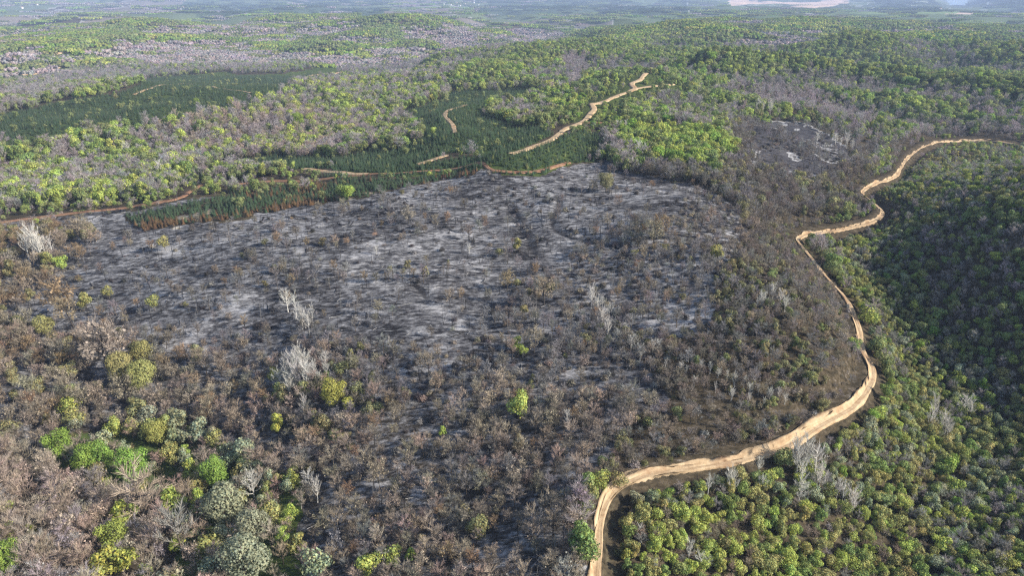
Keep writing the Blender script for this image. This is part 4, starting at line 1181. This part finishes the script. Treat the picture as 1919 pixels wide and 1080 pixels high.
# ------------------------------------------------------------------ stuff: instanced woods
def gn_scatter(collection):
    g = bpy.data.node_groups.new('scatter ' + collection.name, 'GeometryNodeTree')
    g.interface.new_socket('Geometry', in_out='INPUT', socket_type='NodeSocketGeometry')
    g.interface.new_socket('Geometry', in_out='OUTPUT', socket_type='NodeSocketGeometry')
    gi = g.nodes.new('NodeGroupInput'); go = g.nodes.new('NodeGroupOutput')
    ci = g.nodes.new('GeometryNodeCollectionInfo'); ci.inputs['Collection'].default_value = collection
    ci.inputs['Separate Children'].default_value = True; ci.inputs['Reset Children'].default_value = True
    ip = g.nodes.new('GeometryNodeInstanceOnPoints')
    ip.inputs['Pick Instance'].default_value = True

    def attr(n, t):
        a = g.nodes.new('GeometryNodeInputNamedAttribute'); a.data_type = t; a.inputs[0].default_value = n
        return a.outputs[0]

    g.links.new(gi.outputs[0], ip.inputs['Points'])
    g.links.new(ci.outputs[0], ip.inputs['Instance'])
    g.links.new(attr('pick', 'INT'), ip.inputs['Instance Index'])
    g.links.new(attr('turn', 'FLOAT_VECTOR'), ip.inputs['Rotation'])
    g.links.new(attr('size', 'FLOAT_VECTOR'), ip.inputs['Scale'])
    g.links.new(ip.outputs[0], go.inputs[0])
    return g


def jcol(key, amt=.16):
    c = np.array(PAL[key]) * rng.uniform(1 - amt, 1 + amt)
    c = c * (1 + rng.normal(0, .015 if key == 'white' else .04, 3))
    return np.clip(c, .004, .9)


def turn_of(kind):
    if kind in ('far_wood', 'distant_wood'): return (0, 0, rng.uniform(0, 6.28))
    if kind == 'fallen_log': return (0, rng.normal(0, .08), rng.normal(.25, .8))
    return (rng.normal(0, .05), rng.normal(0, .05), rng.uniform(0, 6.28))


def scatter(name, kind, rows, label):
    if not rows:
        return
    me = bpy.data.meshes.new(name)
    n = len(rows)
    me.vertices.add(n)
    me.vertices.foreach_set('co', np.array([r[:3] for r in rows], np.float32).ravel())
    a = me.attributes.new('pick', 'INT', 'POINT'); a.data.foreach_set('value', np.array([r[3] for r in rows], np.int32))
    a = me.attributes.new('turn', 'FLOAT_VECTOR', 'POINT'); a.data.foreach_set('vector', np.array([turn_of(kind) for r in rows], np.float32).ravel())
    s = np.array([[r[4] * rng.uniform(.8, 1.2), r[4] * rng.uniform(.8, 1.2), r[4] * rng.uniform(.85, 1.15)] for r in rows], np.float32)
    a = me.attributes.new('size', 'FLOAT_VECTOR', 'POINT'); a.data.foreach_set('vector', s.ravel())
    c = np.array([[*jcol(r[5]), 1] for r in rows], np.float32)
    a = me.attributes.new('col', 'FLOAT_COLOR', 'POINT'); a.data.foreach_set('color', c.ravel())
    o = link(name, me)
    md = o.modifiers.new('scatter', 'NODES'); md.node_group = gn_scatter(LIB[kind])
    tag(o, label, kind='stuff')


# ------------------------------------------------------------------ things: the trees that show largest, one object each
NOUN = {'leafy_tree': ('tree in leaf', 'tree'), 'bare_tree': ('leafless tree', 'tree'), 'scorched_tree': ('scorched tree', 'tree'), 'pale_bare_tree': ('bare pale-barked tree', 'tree'), 'young_pine': ('young pine', 'pine'),
        'charred_snag': ('burnt standing stem', 'dead tree'), 'burnt_shrub': ('twiggy shrub', 'shrub'), 'fallen_log': ('fallen trunk', 'log')}


def place_tree(name, kind, x, y, z, var, sc, colk, label, cat, group, key=None):
    c = [float(q) for q in jcol(colk, .1)]
    t = turn_of(kind)
    if kind in PARTS:
        r = bpy.data.objects.new(name, None)
        r.empty_display_size = .5
        C.objects.link(r)
        for nm, me in zip(('crown', 'trunk'), PARTS[kind][var]):
            ch = bpy.data.objects.new(nm, me)
            ch.parent = r
            ch['col'] = c
            C.objects.link(ch)
    else:
        r = bpy.data.objects.new(name, WHOLE[kind][var])
        r['col'] = c
        C.objects.link(r)
    r.location = (x, y, z); r.rotation_euler = t; r.scale = (sc, sc, sc * rng.uniform(.92, 1.08))
    tag(r, label, cat, group)
    return r


def plain(kind, name=None):
    return {'leafy_tree': 'leafy_tree', 'bare_tree': 'leafless_tree', 'scorched_tree': 'scorched_tree', 'pale_bare_tree': 'pale_bare_tree', 'young_pine': 'young_pine', 'charred_snag': 'burnt_stem', 'burnt_shrub': 'twiggy_shrub', 'fallen_log': 'fallen_trunk'}[kind]


for i, (u, v, w, kind, var, colk, lab) in enumerate(SPECIAL):
    x, y = float(SPX[i]), float(SPY[i])
    z = float(height(x, y))
    D = math.sqrt(x * x + y * y + (H - z) ** 2)
    sc = w / F * D / SIZE[kind]
    if kind == 'leafy_tree' and sc > 1.25:
        var = 5 if colk in ('greygreen', 'olive') else 6
    place_tree(plain(kind), kind, x, y, z, var, sc, colk, lab, 'tree', None)
PLACES = [  # where a tree stands, in words, by photograph polygon; first match wins
    ('on the bank above the sandy road bend', [(1090, 880), (1300, 840), (1300, 880), (1200, 895), (1140, 930), (1130, 990), (1090, 990)]),
    ('in the wood inside the sandy road bend', [(1130, 960), (1230, 895), (1420, 870), (1420, 960), (1250, 1000), (1140, 1100)]),
    ('along the lower picture edge beyond the dirt road', [(1140, 1000), (1500, 1000), (1500, 1200), (1140, 1200)]),
    ('in the lower right corner wood', [(1500, 980), (2000, 980), (2000, 1200), (1500, 1200)]),
    ('beside the pale grove below the road curve', [(1420, 830), (1640, 800), (1640, 980), (1420, 960)]),
    ('in the shaded valley below the far road curve', [(1620, 640), (1780, 640), (1780, 980), (1620, 980)]),
    ('on the dark slope at the right picture edge', [(1780, 560), (2000, 560), (2000, 980), (1780, 980)]),
    ('between the far road curve and the dark hillside', [(1490, 430), (1780, 430), (1780, 640), (1600, 640)]),
    ('on the lit ridge at the right picture edge', [(1640, 240), (2000, 240), (2000, 560), (1640, 430)]),
    ('on the scrubby slope above the road curve', [(1250, 680), (1630, 600), (1630, 740), (1530, 800), (1250, 880)]),
    ('on the upper scrubby slope beside the burnt ground', [(1300, 380), (1500, 440), (1610, 600), (1300, 680)]),
    ('on the slope just before the sandy road bend', [(900, 760), (1250, 760), (1250, 900), (1100, 960), (900, 900)]),
    ('low on the slope beside the road bottom', [(880, 900), (1120, 930), (1120, 1200), (880, 1200)]),
    ('at the lower picture edge in the scorched wood', [(600, 950), (880, 950), (880, 1200), (600, 1200)]),
    ('in the scorched wood below the ash slope', [(640, 700), (900, 700), (900, 950), (640, 950)]),
    ('around the pale tree cluster', [(470, 620), (640, 620), (640, 800), (470, 800)]),
    ('around the dark shaded hollow', [(60, 800), (470, 800), (470, 940), (300, 940), (90, 890)]),
    ('by the huge grey green tree', [(300, 900), (620, 880), (620, 1200), (300, 1200)]),
    ('in the bare thicket of the lower left corner', [(-100, 860), (300, 880), (300, 1200), (-100, 1200)]),
    ('between the ash rim and the shaded hollow', [(100, 620), (640, 640), (640, 880), (100, 800)]),
    ('at the left picture edge below the ash', [(-100, 590), (130, 590), (130, 880), (-100, 880)]),
    ('at the left edge of the fire', [(-100, 400), (180, 400), (180, 600), (-100, 600)]),
    ('on pale ash in the western burnt ground', [(100, 400), (560, 380), (560, 700), (100, 700)]),
    ('on the middle of the ash slope', [(560, 440), (960, 440), (960, 760), (560, 760)]),
    ('on the eastern ash slope near the ditch', [(960, 400), (1340, 400), (1340, 760), (960, 760)]),
    ('high on the ash slope below the pines', [(500, 300), (1400, 300), (1400, 440), (500, 440)]),
    ('around the second burnt patch', [(1380, 220), (1640, 220), (1640, 430), (1380, 400)]),
    ('in the wood beyond the orange track', [(-100, 270), (400, 270), (400, 420), (-100, 420)]),
    ('in the green wood beyond the burnt crest', [(1140, 230), (1400, 230), (1400, 340), (1140, 340)]),
]


def where(u, v):
    for w, poly in PLACES:
        if inside(np.array([u]), np.array([v]), poly)[0]:
            return w
    return 'in the woods beyond the burnt hill'


PINE_PLACE = {'pine_a': 'in the long far pine block', 'pine_b': 'in the farthest pine block', 'pine_c': 'in the middle pine block', 'pine_d': 'in the upper pine rows by the sandy track', 'pine_burnt': 'in the singed pine strip at the edge of the ash'}
STUFFNAME = {'leafy_tree': ('leafy_woods', 'mass of smaller green crowns farther back'), 'bare_tree': ('leafless_woods', 'mass of smaller leafless crowns farther back'), 'scorched_tree': ('scorched_woods', 'mass of smaller scorched brown crowns'),
             'pale_bare_tree': ('pale_woods', 'more pale bare stems'), 'young_pine': ('pine_woods', 'dense rows of young dark pines'), 'charred_snag': ('stem_debris', 'thin burnt stems too many to count'),
             'burnt_shrub': ('undergrowth', 'twiggy burnt and green undergrowth'), 'fallen_log': ('branch_litter', 'charred and ash pale branches littering the ground')}
LIMIT = {'leafy_tree': 225, 'bare_tree': 290, 'scorched_tree': 270, 'pale_bare_tree': 280, 'young_pine': 290, 'charred_snag': 290, 'burnt_shrub': 290, 'fallen_log': 290}
for kind, rows in TREES.items():
    def shown(r):
        D = math.sqrt(r[0] ** 2 + r[1] ** 2 + H * H)
        ok = -15 < r[7] < W0 + 15 and -5 < r[8] < H0 + 25
        return (r[4] * SIZE[kind] / D) if ok else 0
    rows = sorted(rows, key=shown, reverse=True)
    big, rest = rows[:LIMIT[kind]], rows[LIMIT[kind]:]
    while big and shown(big[-1]) == 0:
        rest.insert(0, big.pop())
    med = np.median([r[4] for r in big]) if big else 1
    for r in big:
        x, y, z, var, sc, ck, zn, u, v = r
        pl = PINE_PLACE.get(zn) or where(u, v)
        size = 'tall' if sc > med * 1.18 else 'low' if sc < med * .85 else 'middling'
        cw = WORDS[ck]
        if kind == 'pale_bare_tree': cw = 'whitish'
        if kind in ('charred_snag', 'fallen_log'):
            cw = {'charred_snag': ['black', 'sooty', 'short black', 'ash grey', 'stubby black'], 'fallen_log': ['black', 'ash pale', 'long charred', 'whitish']}[kind][var]
        lab = f"{size} {cw} {NOUN[kind][0]} {pl}" if kind not in ('charred_snag', 'fallen_log') else f"{cw} {NOUN[kind][0]} {pl}"
        place_tree(plain(kind), kind, x, y, z, var, sc, ck, lab, NOUN[kind][1], f"{NOUN[kind][0]}s {pl}")
    scatter(STUFFNAME[kind][0], kind, rest, STUFFNAME[kind][1])
scatter('far_woods', 'far_wood', FARS['far_wood'], 'far mixed woods on the rolling hills')
scatter('distant_woods', 'distant_wood', FARS['distant_wood'], 'distant woods fading towards the blue hills')

# ------------------------------------------------------------------ far village and lake
def flat_mat(name, col, rough=.9):
    m, t = new_mat(name)
    out = node(t, 'ShaderNodeOutputMaterial')
    p = node(t, 'ShaderNodeBsdfPrincipled')
    p.inputs['Base Color'].default_value = (*col, 1); p.inputs['Roughness'].default_value = rough
    t.links.new(p.outputs[0], out.inputs[0])
    return m


PLASTER, TILES, WATER = flat_mat('plaster', (.8, .79, .76)), flat_mat('roof_tiles', (.33, .16, .10)), flat_mat('lake_water', (.10, .22, .34), .18)
HOUSES = [(818, 6, 18, 'village house at the western end of the far village row'), (832, 8, 14, 'second village house from the western end of the far village'), (845, 9, 16, 'low white house near the middle of the far village'), (856, 7, 20, 'larger white house in the middle of the far village'),
          (863, 11, 16, 'white house at the lower side of the far village'), (872, 8, 14, 'small white house just east of the village middle'), (881, 10, 16, 'white house on the eastern side of the far village'), (888, 5, 20, 'tall white house above the eastern side of the far village'), (897, 9, 14, 'last white house at the eastern end of the far village'),
          (42, 15, 22, 'white farmhouse alone at the far left below blue hills'), (70, 9, 18, 'white farmhouse alone at the edge of a far green field'), (1762, 18, 22, 'pink roofed farmhouse on bare soil near the lake gap')]
hx, hy = hit([h[0] for h in HOUSES], [h[1] for h in HOUSES], height)
for (u, v, w, lab), x, y in zip(HOUSES, hx, hy):
    z = float(height(np.array([x]), np.array([y]))[0])
    w *= .72
    d, e, r = w * .5, w * .33, w * .62
    V = [(-d, -e, -4), (d, -e, -4), (d, e, -4), (-d, e, -4), (-d, -e, r), (d, -e, r), (d, e, r), (-d, e, r)]
    wall = mesh_from('wall', V, [(0, 1, 5, 4), (1, 2, 6, 5), (2, 3, 7, 6), (3, 0, 4, 7), (4, 5, 6, 7)], [PLASTER])
    o = w * .05
    RV = [(-d - o, -e - o, r - .2), (d + o, -e - o, r - .2), (d + o, e + o, r - .2), (-d - o, e + o, r - .2), (-d - o, 0, r + e * .8), (d + o, 0, r + e * .8)]
    roof = mesh_from('roof', RV, [(0, 1, 5, 4), (2, 3, 4, 5), (3, 0, 4, 4), (1, 2, 5, 5), (0, 3, 2, 1)], [TILES])
    h = bpy.data.objects.new('village_house', None); C.objects.link(h)
    h.location = (x, y, z); h.rotation_euler = (0, 0, rng.uniform(-.6, .6))
    link('wall', wall, h); link('roof', roof, h)
    tag(h, lab, 'house', 'far village houses')
lu = np.array([1700, 1900, 1900, 1700], float)
lx0, ly0 = at(np.array([1715., 1880.]), np.array([9., 9.]), -20.0)
LV = [(lx0[0], ly0[0], -20), (lx0[1], ly0[1], -20), (lx0[1] * 1.9, ly0[1] * 1.9, -20), (lx0[0] * 1.9, ly0[0] * 1.9, -20)]
tag(link('lake', mesh_from('lake', LV, [(0, 1, 2, 3)], [WATER])), 'pale blue lake glimpsed between far hills', kind='structure')

# ------------------------------------------------------------------ haze
def haze():
    m, t = new_mat('haze')
    out = node(t, 'ShaderNodeOutputMaterial')
    pv = node(t, 'ShaderNodeVolumePrincipled')
    pv.inputs['Color'].default_value = (0.52, 0.67, 1.0, 1)
    pv.inputs['Density'].default_value = 0.00009
    pv.inputs['Anisotropy'].default_value = 0.0
    t.links.new(pv.outputs[0], out.inputs['Volume'])
    x0, x1, y0, y1, z0, z1 = -19000, 19000, -600, 22500, float(TZ.min()) - 1.0, max(float(TZ.max()) + 12, H + 3)
    V = [(x, y, z) for x in (x0, x1) for y in (y0, y1) for z in (z0, z1)]
    f = [(0, 1, 3, 2), (4, 6, 7, 5), (0, 4, 5, 1), (2, 3, 7, 6), (0, 2, 6, 4), (1, 5, 7, 3)]
    me = mesh_from('haze', V, f, [m])
    tag(link('haze', me), 'thin pale blue haze over the hills', kind='stuff')


haze()
